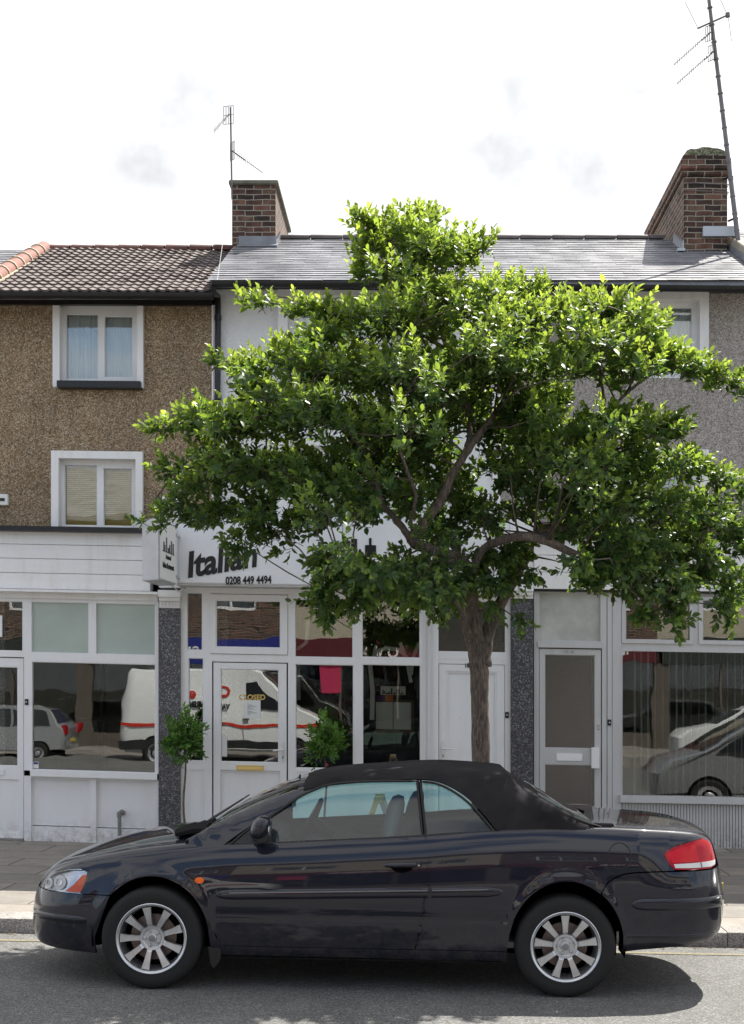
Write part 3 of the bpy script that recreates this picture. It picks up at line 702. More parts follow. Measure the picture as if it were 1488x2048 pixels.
mb.pb(866, 1184, 877, 1700, 15.84, 15.93, HM)
for px in (849, 857, 869): mb.pb(px, 1186, px + 1.5, 1700, 15.833, 15.8395 if px > 866 else 15.8595, HM)
mb.pb(1010, 1184, 1021, 1700, 15.86, 15.93, HM); mb.pb(877, 1184, 1010, 1198, 15.86, 15.93, HM); mb.pb(877, 1297, 1010, 1313, 15.86, 15.93, HM)
mb.pb(877, 1313, 1010, 1322, 15.865, 15.93, HM)
sf = mb.build('shopfront', M['upvc'], mh)
for k in ('sidet', 'sideb', 'w1t', 'w1b', 'w2t', 'w2b'): pane(sf, *G[k], 15.9, HM)
pane(sf, *G['t2'], 15.9, HM, 'texglass')
mb = MB(); wall_holes(mb, 421, 1191, 575, 1310, [G['trans']], 15.845, 15.9, HM); rebate(mb, *G['trans'], 15.87, HM, 2.5)
o = mb.build('opening_light', M['upvc'], sf); pane(sf, *G['trans'], 15.885, HM, name='pane')
mb = MB(); wall_holes(mb, 427, 1328, 573, 1700, [(441, 1340, 558, 1527), (441, 1543, 560, 1700)], 15.855, 15.905, HM); rebate(mb, 441, 1340, 558, 1527, 15.87, HM, 1.8)
mb.pb(441, 1543, 560, 1700, 15.88, 15.905, HM); ring(mb, 443, 1545, 558, 1700, 446, 1548, 555, 1699, 15.872, 15.8795, HM)
dr = mb.build('door', M['upvc'], mh); dr['label'] = 'white glazed restaurant door with brass letter box'
pane(dr, 441, 1340, 558, 1527, 15.888, HM)
mb = MB(); mb.pb(473, 1533, 527, 1543.5, 15.84, 15.854, HM); mb.build('letter_box', M['brass'], dr, bevel=.003)
mb = MB(); mb.pb(476, 1536, 524, 1540.5, 15.835, 15.8395, HM); mb.build('letter_flap', mat('brass_flap', (.7, .55, .22), .3, .6), dr, bevel=.001)
def handle(parent, px, py, sgn, d, m='drape', H=HM):
    x, z = X(px, d), Z(py, d); mb = MB(); mb.box(x - .016, x + .016, d - .016, d, z - .14, z + .10)
    h = mb.build('handle', M[m], parent, bevel=.006)
    mb = MB(); mb.tube([(x, d - .01, z), (x, d - .05, z), (x + sgn * .03, d - .055, z), (x + sgn * .115, d - .05, z - .004)], [.011, .011, .012, .011], 10); mb.build('lever', M[m], h, smooth=True)
    mb = MB(); mb.box(x - .005, x + .005, d - .0185, d - .0165, z - .105, z - .07); mb.build('keyhole', M['black'], h)
handle(dr, 566, 1500, -1, 15.855)
text('CLOSED', .088, (X(504, 15.88), 15.878, Z(1395, 15.88)), M['brass'], dr, 'closed_sign', offset=.002, sx=.98)
mb = MB(); mb.pb(487, 1402, 521, 1439, 15.880, 15.884, HM); nb = mb.build('paper_notice', M['drape'], dr)
mb = MB()
for k in range(9): mb.pb(495, 1409 + k * 2.6, 497 + (k * 7 % 5) * 4, 1409.8 + k * 2.6, 15.878, 15.8795, HM)
mb.build('notice_text', mat('grey_print', (.2, .2, .2), .8), nb)
mb = MB(); mb.pb(444, 1475, 454, 1516, 15.880, 15.884, HM); mb.build('door_sticker', M['drape'], dr)
# white door number 18
mb = MB(); wall_holes(mb, 878, 1323, 1009, 1700, [(892, 1336, 994, 1690)], 15.87, 15.93, HM); ring(mb, 892, 1336, 994, 1690, 896, 1340, 990, 1686, 15.882, 15.93, HM); mb.pb(896, 1340, 990, 1686, 15.90, 15.93, HM)
d2 = mb.build('door', M['upvc'], mh); d2['label'] = 'plain white panelled door numbered 18 behind the tree trunk'
text('18', .075, (X(934, 15.87), 15.867, Z(1331, 15.87)), M['letter'], d2, 'door_number', offset=.003, sx=.8)
text('A', .075, (X(947, 15.87), 15.867, Z(1331, 15.87)), M['letter'], d2, 'door_number', offset=.003, sx=.8)
handle(d2, 886, 1497, 1, 15.87)
bell(mh, 1014, 1430, House(1014, 0, 0))
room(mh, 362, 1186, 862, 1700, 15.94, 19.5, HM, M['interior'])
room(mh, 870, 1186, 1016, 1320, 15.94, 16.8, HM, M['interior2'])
# things in the restaurant window
dk = thing('menu_board', 'white double menu board in a brown frame behind the right restaurant window', 'menu board', (X(785, 16.3), 16.3, .6))
mb = MB(); mb.pb(748, 1396, 828, 1465, 16.22, 16.24, HM); mb.build('frame', mat('brown_wood', (.10, .055, .03), .5, var=.3, vscale=20), dk, bevel=.003)
mb = MB(); mb.pb(752, 1401, 785.5, 1455, 16.212, 16.219, HM); mb.pb(787, 1401, 822, 1455, 16.212, 16.219, HM); mb.build('menu_sheets', M['drape'], dk)
mb = MB(); mb.pb(752, 1388, 768, 1400, 16.205, 16.21, HM); mb.build('card', mat('purple_card', (.10, .03, .13), .6), dk)
mb = MB(); mb.pb(771, 1386, 786, 1400, 16.20, 16.205, HM); mb.build('card', mat('orange_card', (.65, .16, .02), .6), dk)
mb = MB(); mb.box(X(783, 16.3), X(789, 16.3), 16.24, 16.3, .1, Z(1460, 16.3)); mb.build('post', M['black'], dk)
sg = MB(); sg.pb(761, 1369, 811, 1386, 16.21, 16.225, HM); sgo = sg.build('board', M['drape'], None)
tag(sgo, 'small white board with black skyline drawing above the menu in the restaurant window', 'sign'); sgo.name = 'skyline_board'
mb = MB()
for a, h in ((765, 8), (768, 5), (773, 3), (777, 4), (782, 11), (788, 3), (793, 9), (797, 10), (803, 4)): mb.pb(a, 1384 - h, a + 2.5, 1384, 16.203, 16.2085, HM)
mb.pb(763, 1383.5, 808, 1385, 16.203, 16.2085, HM); mb.build('skyline', M['letter'], sgo)
# white drapes
def ribbon(pts, wd, name='drape', d=16.05):
    mb = MB(); n = len(pts)
    for k, (px, py) in enumerate(pts):
        a = pts[max(0, k - 1)]; b = pts[min(n - 1, k + 1)]; tx, ty = b[0] - a[0], b[1] - a[1]; L_ = math.hypot(tx, ty); nx_, ny_ = -ty / L_, tx / L_
        for q in range(5):
            u = (q / 4 - .5) * wd; mb.v.append((X(px + nx_ * u, d), d + .018 * (q % 2), Z(py + ny_ * u, d)))
    for k in range(n - 1):
        for q in range(4): a = k * 5 + q; mb.f.append((a, a + 1, a + 6, a + 5))
    return mb
t = thing('window_drape', 'white tied drapes hanging inside the right restaurant window', 'curtain', (X(785, 16.05), 16.05, 1.2))
for pts, wd in (([(740, 1330), (745, 1380), (744, 1440)], 9), ([(722, 1295), (738, 1318), (746, 1314), (752, 1290)], 6), ([(744, 1318), (752, 1303), (775, 1296), (800, 1300), (815, 1317)], 8),
                ([(800, 1285), (812, 1315), (822, 1365)], 7), ([(838, 1285), (826, 1315), (822, 1350)], 7), ([(593, 1300), (612, 1285), (616, 1240)], 7), ([(596, 1330), (598, 1400)], 7)):
    # smooth the polyline
    q = []
    for k in range(len(pts) - 1):
        for j in range(5):
            f = j / 5; q.append((pts[k][0] * (1 - f) + pts[k + 1][0] * f, pts[k][1] * (1 - f) + pts[k + 1][1] * f))
    q.append(pts[-1]); ribbon(q, wd).build('drape', M['drape'], t, smooth=180, recalc=False)

# signboard
sgn = thing('shop_sign', 'long white fascia sign reading Italian with a phone number below', 'sign', (X(690, 15.6), 15.7, 3.4))
mb = MB()
P = []
for px in (355, 1019):
    xt = X(px, 15.5)
    P += [(xt, 15.5, Z(HM.y(px, 1170), 15.5)), (xt, 15.50, Z(HM.y(px, 1040), 15.5)), (xt, 15.84, Z(HM.y(px, 1170), 15.5)), (xt, 15.84, Z(HM.y(px, 1040), 15.5))]
mb.hexa(P); mb.build('board', mat('sign_white', (.74, .75, .78), .3, var=.05, vscale=3), sgn, bevel=.01)
mb = MB(); mb.pb(354, 1170.5, 1021, 1175, 15.52, 15.85, HM, 15.55); mb.build('trim', M['greyframe'], sgn)
def sgd(py): return 15.5
def stext(body, px0, px1, py, size, rot, shear=0, off=.006, lab=None):
    d = sgd(py) - .005
    o = text(body, size, (X((px0 + px1) / 2, d), d, Z(py, d)), M['letter'], sgn, 'lettering', rot=(90, -rot, 0), offset=off, shear=shear)
    w = o.dimensions.x or 1; return o
o = stext('Italian', 370, 512, 1122, .41, 8, .2, .013); 
def fitx(o, wpx, d=15.5):
    xs = [v.co.x for v in o.data.vertices]; w = max(xs) - min(xs); c = (max(xs) + min(xs)) / 2; k = wpx * d / FPX / w
    for v in o.data.vertices: v.co.x = c + (v.co.x - c) * k
fitx(o, 138)
fitx(stext('0208 449 4494', 451, 543, 1161, .125, 1, 0, .004), 92)
fitx(stext('City', 626, 700, 1143, .34, 4, .25, .01), 80)
for grp in (((684, 1080, 700, 1100), (689, 1074, 694, 1080)), ((702, 1076, 714, 1100),), ((730, 1088, 752, 1112), (738, 1074, 743, 1088)), ((866, 1082, 877, 1121), (882, 1100, 892, 1121), (893, 1060, 896, 1121), (905, 1070, 915, 1121), (916, 1055, 922, 1121), (925, 1095, 930, 1121), (860, 1121, 950, 1126))):
    mb = MB()
    for (a, y0, b, y1) in grp: mb.pb(a, y0, b, y1 + .2, 15.49, 15.51, HM)
    mb.build('skyline_drawing', M['letter'], sgn)

# projecting box sign
ps = thing('projecting_sign', 'white double-sided box sign on a bracket sticking out above the left pilaster', 'sign', (X(330, 15.6), 15.6, 3.5))
# a box sticking out of the wall: lit face looks to the right of the picture's left
dN, dF = 14.75, 15.62; xN, xF = X(283, dN), X(318, dN)
a0 = (X(284, 14.72), 14.72); a1 = (X(318, 14.58), 14.58); a2 = (X(352, 15.35), 15.35); a3 = (a0[0] + a2[0] - a1[0], a0[1] + a2[1] - a1[1])
zt, zb_ = Z(1036, 14.6), Z(1160, 14.6)
P = [(a1[0], a1[1], zb_), (a1[0], a1[1], zt), (a2[0], a2[1], zb_), (a2[0], a2[1], zt), (a0[0], a0[1], zb_), (a0[0], a0[1], zt), (a3[0], a3[1], zb_), (a3[0], a3[1], zt)]
mb = MB(); mb.hexa(P); mb.build('box', mat('grey_box', (.45, .45, .46), .35, .3, var=.1), ps, bevel=.008)
v1 = Vector((a2[0] - a1[0], a2[1] - a1[1], 0)); nrm = Vector((v1.y, -v1.x, 0)).normalized(); u = v1.normalized()
if nrm.x < 0: nrm = -nrm
c = Vector(((a1[0] + a2[0]) / 2, (a1[1] + a2[1]) / 2, (zt + zb_) / 2)); W_ = v1.length
def face_quad(mb, u0, z0, u1, z1, t0, t1):
    P = []
    for uu in (u0, u1):
        for tt in (t1, t0):
            for zz in (z0, z1): q = c + u * uu + nrm * tt; P.append((q.x, q.y, c.z + zz))
    mb.hexa(P)
mb = MB(); face_quad(mb, -W_ / 2 + .03, -.32, W_ / 2 - .03, .32, 0, .006); mb.build('face_panel', M['drape'], ps)
ang = math.degrees(math.atan2(u.y, u.x))
mb = MB()
for k, (uu, h) in enumerate(((-.22, .10), (-.18, .07), (-.10, .16), (-.02, .05), (.04, .09), (.12, .14), (.2, .12))): face_quad(mb, uu, -.0, uu + .05, h, .006, .009)
face_quad(mb, -.26, -.01, .28, .0, .006, .009); mb.build('skyline', M['letter'], ps)
for body, dz, sz in (('A taste of', -.06, .075), ('Italian Restaurant', -.16, .09)):
    q = c + nrm * .009; o = text(body, sz, (q.x, q.y, c.z + dz), M['letter'], ps, 'lettering', rot=(90, 0, ang), offset=.002, sx=.8)
mb = MB(); q0 = Vector((a2[0], a2[1], zt - .1)); mb.bar(q0, (q0.x + .03, 15.8, zt - .1), .03, .03); q1 = Vector((a2[0], a2[1], zb_ + .1)); mb.bar(q1, (q1.x + .03, 15.8, zb_ + .1), .03, .03)
mb.tube([(a2[0] - .05, a2[1] - .05, zb_), (a2[0] + .02, a2[1] + .1, zb_ - .07), (a2[0] + .06, 15.6, zb_ - .02), (a2[0] + .07, 15.75, zb_ + .1)], .008, 6)
mb.build('bracket', M['greyframe'], ps)

# ---- right house: grey pebbledash
rh = thing('terraced_house', 'terraced house with grey pebbledash upper wall, slate roof and vertical blinds in its shop window', 'house', (2.6, 16, 0.1))
mb = MB(); wall_holes(mb, 1001.5, 574, 1545, 1075, [(1236, 590, 1405, 755), (1236, 905, 1405, 1050)], 16.0, 16.25, HR); mb.build('wall', M['greypeb'], rh)
mb = MB(); mb.pb(985, 590, 1001, 1040, 15.955, 15.9895, HM); mb.build('joint_board', M['paint'], rh)
shell(rh, XMR + .003, XR1, zeM, zrM, M['greypeb'])
mb = MB(); roof_slab(mb, XMR + .003, XR1, zeM, zrM); rf = mb.build('roof', M['lead'], rh)
slates(rf, XMR + .003, XR1 + .01, zeM, zrM, 9)
ridge(rf, XMR, 3.5, zrM, rdm)
gutter(rh, 1001.5, 1545, 572, HR, .06)
mb = MB(); mb.pb(1001.5, 568, 1545, 582, 15.93, 15.988, HR); mb.build('fascia_board', M['black'], rh)
for (y0, y1, lab) in ((590, 755, 'upper white window of the grey house with net curtains'), (905, 1050, 'lower white window of the grey house behind the tree')):
    pn = [(1252, y0 + 24, 1305, y1 - 10), (1318, y0 + 24, 1384, y1 - 10)]
    fr = window(rh, (1243, y0 + 8, 1400, y1), pn, H=HR, surround=[(1226, y0 - 8, 1243, y1 + 4), (1400, y0 - 8, 1418, y1 + 4), (1243, y0 - 8, 1400, y0 + 8)], lab=lab)
    wavy(fr, 1244, y0 + 10, 1399, y1, 16.185, HR, M['net'], 'net_curtain', 24)
    room(rh, 1232, y0, 1410, y1 + 3, 16.26, 17.5, HR, M['interior2'])
# fascia
mb = MB(); mb.pb(1068.5, 1076, 1545, 1180, 15.80, 15.99, HR)
for a, b in ((1078, 1112), (1113, 1146), (1147, 1180)): mb.pb(1068.5, a, 1545, b, 15.775, 15.799, HR)
mb.build('timber_fascia', M['paint'], rh, bevel=.003)
mb = MB(); mb.pb(1068.5, 1068, 1545, 1075.5, 15.70, 15.99, HR); mb.build('flashing', M['black'], rh)
mb = MB(); mb.pb(1068.5, 1046, 1545, 1067, 15.85, 15.99, HR); mb.build('flashing_board', mat('brown_board', (.09, .06, .045), .8, var=.3), rh)
mb = MB(); mb.pb(1068.5, 1180.5, 1545, 1185, 15.80, 15.95, HR); mb.build('drip_strip', M['black'], rh)
# shopfront
mb = MB()
T1 = (1078, 1187, 1201, 1284); U1, U2, BG = (1251, 1198, 1380, 1279), (1405, 1198, 1532, 1279), (1243, 1302, 1545, 1591)
wall_holes(mb, 1068, 1185.5, 1204, 1298, [T1], 15.86, 15.93, HR); rebate(mb, *T1, 15.885, HR, 1.4)
mb.pb(1076, 1286, 1204, 1297, 15.84, 15.8595, HR)
mb.pb(1068, 1298, 1078, 1715, 15.86, 15.93, HR)
mb.pb(1204, 1185.5, 1243, 1715, 15.88, 15.93, HR)
for px in (1204, 1215, 1225, 1234): mb.pb(px, 1186, px + (9 if px < 1230 else 8.9), 1715, 15.86, 15.8795, HR)
wall_holes(mb, 1243, 1185.5, 1545, 1302, [U1, U2], 15.87, 15.93, HR)
for p in (U1, U2): ring(mb, p[0] - 7, p[1] - 7, p[2] + 7, p[3] + 7, p[0], p[1], p[2], p[3], 15.85, 15.8695, HR); rebate(mb, *p, 15.885, HR, 1.4)
ring(mb, 1243, 1298, 1523, 1596, 1245, 1302, 1521, 1591, 15.855, 15.8695, HR)
mb.pb(1241, 1591, 1523, 1605, 15.80, 15.93, HR)
mb.pb(1243, 1605, 1545, 1715, 15.89, 15.93, HR)
px = 1246
while px < 1540: mb.pb(px, 1606, px + 4.6, 1715, 15.872, 15.8895, HR); px += 6.1
mb.pb(1243, 1692, 1545, 1698, 15.86, 15.8715, HR)
mb.pb(1523.2, 1303, 1545, 1715, 15.83, 15.9545, HR)
sf = mb.build('shopfront', M['greyframe'], rh)
for p in (U1, U2): pane(sf, *p, 15.9, HR)
pane(sf, 1245, 1301, 1524, 1592, 15.9, HR)
pane(sf, *T1, 15.9, HR, 'frost2', lab='obscure transom pane over the grey door')
mb = MB(); G1, G2 = (1089, 1311, 1190, 1499), (1089, 1531, 1190, 1690)
wall_holes(mb, 1079, 1300, 1202, 1706, [G1, G2], 15.87, 15.92, HR); 
for p in (G1, G2): rebate(mb, *p, 15.885, HR, 1.6)
dr = mb.build('door', M['greyframe'], rh); dr['label'] = 'grey framed door with obscure glass and a letter box'
for p in (G1, G2): pane(dr, *p, 15.9, HR, 'texglass')
mb = MB(); mb.pb(1113, 1509, 1165, 1524, 15.855, 15.869, HR); mb.build('letter_box', M['upvc'], dr, bevel=.004)
mb = MB(); mb.pb(1183, 1496, 1199, 1538, 15.815, 15.869, HR); mb.build('handle', M['upvc'], dr, bevel=.004)
mb = MB(); mb.pb(1195, 1449, 1199, 1460, 15.862, 15.869, HR); mb.build('lock', M['chrome'], dr)
text('16 A', .05, (X(1137, 15.86), 15.867, Z(1304, 15.86)), mat('grey_ink', (.25, .25, .25), .7), dr, 'door_number', sx=1.5)
bell(rh, 1219, 1445, House(1219, 0, 0))
room(rh, 1070, 1187, 1203, 1700, 15.95, 16.9, HR, mat('grey_hallway', (.17, .18, .19), .9, var=.2, vscale=1.5))
room(rh, 1206, 1187, 1545, 1700, 15.95, 19.8, HR, M['interior'])
bl = thing('vertical_blind', 'thin pale vertical blind strips hanging inside the right shop window', 'blind', (X(1400, 16.1), 16.1, 1.2))
mb = MB(); rnd = random.Random(4)
px = 1270
while px < 1518:
    xx = X(px, 16.1); a = R(70 + rnd.uniform(-7, 7)); w2 = .042
    mb.hexa([(xx + sx * w2 * math.cos(a) + dx, 16.12 + sx * w2 * math.sin(a), zz) for sx in (-1, 1) for dx in (0, .002) for zz in (Z(1595, 16.1), Z(1290, 16.1))])
    px += 14.5 + rnd.uniform(-1.5, 1.5)
mb.build('strips', mat('blind_strip', (.42, .45, .42), .8), bl); mb = MB(); mb.pb(1255, 1286, 1515, 1290, 16.06, 16.16, HR); mb.build('rail', M['upvc'], bl)
# notice in the upper light
mb = MB(); mb.pb(1352, 1206, 1368, 1240, 15.94, 15.943, HR); tag(mb.build('paper_notice', M['drape']), 'white paper notice taped inside the upper shop window', 'notice')
text('INDIAN TAKE', .085, (X(1445, 15.91), 15.955, Z(1218, 15.91)), M['greyframe'], rh, 'window_lettering', offset=.001)

# ---- roofs of the neighbours at both edges of the picture
nl = thing('terraced_house', 'neighbouring house at the left edge with red verge tiles on its roof', 'house', (-7, 16, 0.1))
mb = MB(); mb.box(-9.2, XL0 - .01, 16.0, 16.25, -.3, zeL - .1); mb.build('wall', M['render'], nl); shell(nl, -9.2, XL0 - .003, zeL, zrL, M['greypeb'])
mb = MB(); roof_slab(mb, -9.2, XL0 - .003, zeL, zrL); rf = mb.build('roof', M['lead'], nl); slates(rf, -7.0, XL0 - .1, zeL + .02, zrL + .02, 8)
mb = MB(); L_ = math.hypot(RIDGE - EAVE, zrL - zeL); n = 9
for k in range(n):
    for (ra, rb) in ((0.10, 0.095),):
        f0, f1 = k / n, (k + .985) / n
        pts = [(XL0 - .04, EAVE + (RIDGE - EAVE) * f, zeL + (zrL - zeL) * f + .035) for f in (f0, f1)]
        mb.tube(pts, [.115, .105], 14)
mb.build('verge_tiles', M['terra'], rf, smooth=True)
mb = MB(); P = []
for xx in (XL0 - .17, XL0 + .09):
    for yy, zz in ((EAVE - .01, zeL), (RIDGE, zrL)): P += [(xx, yy, zz - .03), (xx, yy, zz + .045)]
mb.hexa(P); 
for k in range(1, n): f = k / n; y = EAVE + (RIDGE - EAVE) * f; z = zeL + (zrL - zeL) * f + .035; mb.tube([(XL0 - .04, y - .012, z - .006), (XL0 - .04, y + .012, z + .006)], .121, 14)
mb.build('verge_mortar', M['mortar'], rf)
nr = thing('terraced_house', 'neighbouring house at the right edge with a stone-edged slate roof', 'house', (6, 16, 0.1))
mb = MB(); mb.box(XR1 + .01, 8.2, 16.0, 16.25, -.3, zeM - .1); mb.build('wall', M['brick'], nr); shell(nr, XR1 + .003, 8.2, zeM, zrM, M['brick'])
mb = MB(); roof_slab(mb, XR1 + .003, 8.2, zeM + .1, zrM + .1); rf = mb.build('roof', M['lead'], nr); slates(rf, XR1 + .16, 6.5, zeM + .11, zrM + .11, 11)
mb = MB(); P = []
for xx in (XR1 + .02, XR1 + .17):
    for yy, zz in ((EAVE - .05, zeM - .02), (RIDGE, zrM)): P += [(xx, yy, zz - .05), (xx, yy, zz + .20)]
mb.hexa(P); mb.build('verge_coping', mat('weathered_stone', (.30, .27, .22), .9, var=.3, vscale=10), rf, bevel=.008)

# ---- chimneys
c1 = thing('chimney_stack', 'plain brick chimney stack with a thin flat cap on the left party wall', 'chimney', (-2.15, 18.8, 7.5))
x0, x1 = X(464, 17.9), X(551, 17.9); mb = MB().box(x0, x1, 17.9, 19.75, 7.0, 8.78); mb.build('brickwork', M['brick'], c1, bevel=.006)
mb = MB().box(x0 - .04, x1 + .04, 17.86, 19.8, 8.78, 8.835); mb.build('cap', mat('mossy_stone', (.15, .15, .12), .9, var=.3, vscale=12), c1, bevel=.01)
zr0 = zroofat(17.9, zeM, zrM)
mb = MB().box(x0 + .09, x1 + .01, 17.885, 17.898, zr0 + .02, zr0 + .15); P = []
for xx in (x0 + .08, x1 + .03): P += [(xx, 17.80, zr0 - .02), (xx, 17.80, zr0 + .0), (xx, 17.9, zr0 + .02), (xx, 17.9, zr0 + .05)]
mb.hexa(P)
for k in range(7):
    y = 17.9 + k * .09; z = zroofat(y, zeM, zrM); mb.box(x1 + .001, x1 + .012, y, y + .088, z, z + .13)
mb.build('lead_flashing', M['lead'], c1)
c2 = thing('chimney_stack', 'taller brick chimney stack with corbelled top and mossy domed cap on the right', 'chimney', (3.85, 18.8, 7.5))
x0, x1 = X(1368, 17.5), X(1455, 17.5); zt = Z(352, 17.5)
mb = MB().box(x0, x1, 17.5, 20.2, 7.0, zt); mb.box(x0 - .03, x1 + .02, 17.47, 20.23, zt, zt + .07); mb.box(x0 - .05, x1 + .035, 17.44, 20.26, zt + .07, zt + .21); mb.box(x0 - .015, x1 + .01, 17.48, 20.2, zt + .21, zt + .28)
mb.build('brickwork', M['brick'], c2, bevel=.012)
mb = MB(); rr_ = random.Random(2)
for j in range(12):
    yy = 17.49 + 2.7 * j / 11
    for i in range(13):
        a = i / 12; e = max(0, 1 - abs(2 * a - 1) ** 2.4) ** .6; k = .9 if j in (0, 11) else 1
        mb.v.append((x0 - .01 + (x1 - x0 + .02) * a, yy, zt + .27 + k * (.115 * e + (rr_.uniform(-.012, .012) if 0 < i < 12 else 0))))
for j in range(11):
    for i in range(12): a = j * 13 + i; mb.f.append((a, a + 1, a + 14, a + 13))
b = len(mb.v); mb.v += [(mb.v[i][0], mb.v[i][1], zt + .265) for i in range(13)]
for i in range(12): mb.f.append((i, i + 1, b + i + 1, b + i))
mb.build('mortar_cap', speckle('mossy_mortar', [(.05, .055, .03), (.12, .13, .07), (.22, .22, .15), (.3, .29, .22)], 60, .95, .5), c2, smooth=60)
mb = MB(); zr0 = zroofat(17.5, zeM, zrM)
for k in range(7):
    y = 17.5 + k * .1; z = zroofat(y, zeM, zrM); mb.hexa([(x0 - q, y + e, z + h) for e in (0, .09) for q in (.0, .012) for h in (-.03, .16 if e == 0 else .09)])
mb.box(x0 + .24, x1 + .12, 17.44, 17.497, zr0 + .20, zr0 + .33)
mb.box(x0 - .10, x0 - .0, 17.42, 18.1, zr0 - .0, zr0 + .035)
mb.build('lead_flashing', mat('bright_lead', (.42, .45, .48), .4, .3), c2)
mb = MB()
for z in (zt - .09, zt - .19, zt - 1.3): mb.tube([(x0 - .01, 17.9, z), (x0 - .012, 17.485, z), (x1 + .012, 17.485, z - .03), (x1 + .012, 17.9, z - .03)], .006, 6)
mb.build('strap_wire', M['aer'], c2)

# ---- aerials
a1_ = thing('tv_aerial', 'short thin pole with two small aerials on the left chimney', 'aerial', (X(463, 17.8), 17.8, 8.5))
bx = X(464, 17.82); by = 17.82
mb = MB(); mb.tube([(bx, by, Z(398, by)), (X(461, by), by, Z(215, by))], .012, 8); mb.build('mast', M['aer'], a1_, smooth=True)
def yagi(parent, p, q, n, el, plate, pw, up=Vector((0, 0, 1)), r=.005):
    p, q = Vector(p), Vector(q); mb = MB(); mb.tube([p, q], r, 6); t = (q - p).normalized(); s = t.cross(up).normalized(); v = s.cross(t) if up.z else up
    for k in range(n):
        c = p.lerp(q, .12 + .88 * (k + .5) / n); mb.tube([c - up * el / 2, c + up * el / 2], r * .55, 5)
    mb.build('boom', M['aer'], parent)
    g = MB(); ph = plate
    for k in range(5): o = (k / 4 - .5) * pw; g.tube([p + s * o - up * ph / 2, p + s * o + up * ph / 2], r * .8, 5)
    for k in range(3): o = (k / 2 - .5) * ph; g.tube([p - s * pw / 2 + up * o, p + s * pw / 2 + up * o], r * .8, 5)
    g.tube([p - t * .02, p + t * .22], r * 2.2, 6)
    g.build('reflector', M['aer'], parent)
yagi(a1_, (X(457, 17.8), 17.8, Z(230, 17.8)), (X(428, 17.3), 17.3, Z(262, 17.3)), 10, .07, .24, .14)
yagi(a1_, (X(466, 17.8), 17.75, Z(302, 17.75)), (X(526, 18.1), 18.1, Z(346, 18.1)), 13, .10, .24, .10)
mb = MB(); mb.tube([(bx, by, Z(396, by)), (X(452, 17.5), 17.5, Z(440, 17.5)), (X(436, 15.5), 15.45, Z(560, 15.45))], .003, 5); mb.build('cable', M['greyframe'], a1_)
a2_ = thing('tv_aerial', 'very tall leaning grey mast with aerials strapped to the right chimney', 'aerial', (X(1476, 17.3), 17.3, 8))
mb = MB(); d = 17.3; p0 = Vector((X(1477, d), d, Z(488, d))); p1 = Vector((X(1413, d), d, Z(-40, d)))
mb.tube([p0, p0.lerp(p1, .5), p1], [.032, .028, .022], 10)
for k in range(14): q = p0.lerp(p1, .05 + k * .065); t = (p1 - p0).normalized(); mb.tube([q - t * .008, q + t * .008], .037, 8)
mb.build('mast', M['aer'], a2_, smooth=True)
def on(px, py, dd=17.3): return (X(px, dd), dd, Z(py, dd))
yagi(a2_, on(1419, 66), on(1348, 129, 16.8), 14, .06, .2, .12, r=.006)
yagi(a2_, on(1424, 105), on(1354, 167, 16.8), 14, .06, .2, .12, r=.006)
mb = MB(); mb.tube([on(1395, 57), on(1458, 29)], .012, 8); mb.tube([on(1455, 26), on(1456, 34)], .03, 8); mb.tube([on(1396, 57), on(1370, 4)], .004, 5); mb.tube([on(1456, 30), on(1463, 82)], .004, 5); mb.tube([on(1454, 28), on(1441, 0)], .004, 5)
mb.build('dipole', M['aer'], a2_)
mb = MB()
for py, px in ((353, 1461), (436, 1471)):
    mb.tube([on(px, py), on(px - 14, py + 6, 17.45)], .014, 6); mb.tube([on(px - 4, py), on(px + 5, py)], .02, 6)
mb.tube([on(1459, 317), on(1461, 345)], .02, 8); mb.build('bracket', M['black'], a2_)
# wire under the slate gutter
mb = MB(); pts = []
for k in range(25):
    f = k / 24; px = 470 + (790 - 470) * f; py = 578 + 20 * (1 - (2 * f - 1) ** 2); pts.append((X(px, 15.9), 15.9, Z(py, 15.9)))
mb.tube(pts, .004, 5)
pts = [(X(1250 + 140 * k / 16, 15.9), 15.9, Z(584 + 9 * (1 - (2 * k / 16 - 1) ** 2), 15.9)) for k in range(17)]; 
tag(mb.build('cable', M['black']), 'thin black cable looped under the slate gutter on the white wall', 'cable')

mb = MB(); rl = random.Random(12)
for k in range(420):
    x = rl.uniform(-4.5, 4.5); y = 10.44 - abs(rl.gauss(0, .05)); z = zroad(x) + .002; a = rl.uniform(0, 6.28); r_ = rl.uniform(.006, .022)
    p = [(x + r_ * math.cos(a + q) * (1 if i % 2 else .6), y + r_ * math.sin(a + q) * (1 if i % 2 else .6), z + rl.uniform(0, .008)) for i, q in enumerate((0, 1.57, 3.14, 4.71))]; mb.quad(*p)
tag(mb.build('gutter_litter', mat('dry_litter', (.14, .09, .05), .9, var=.5, vscale=3), recalc=False), 'dry leaf scraps and grit lying along the kerb', 'litter', kind='stuff')
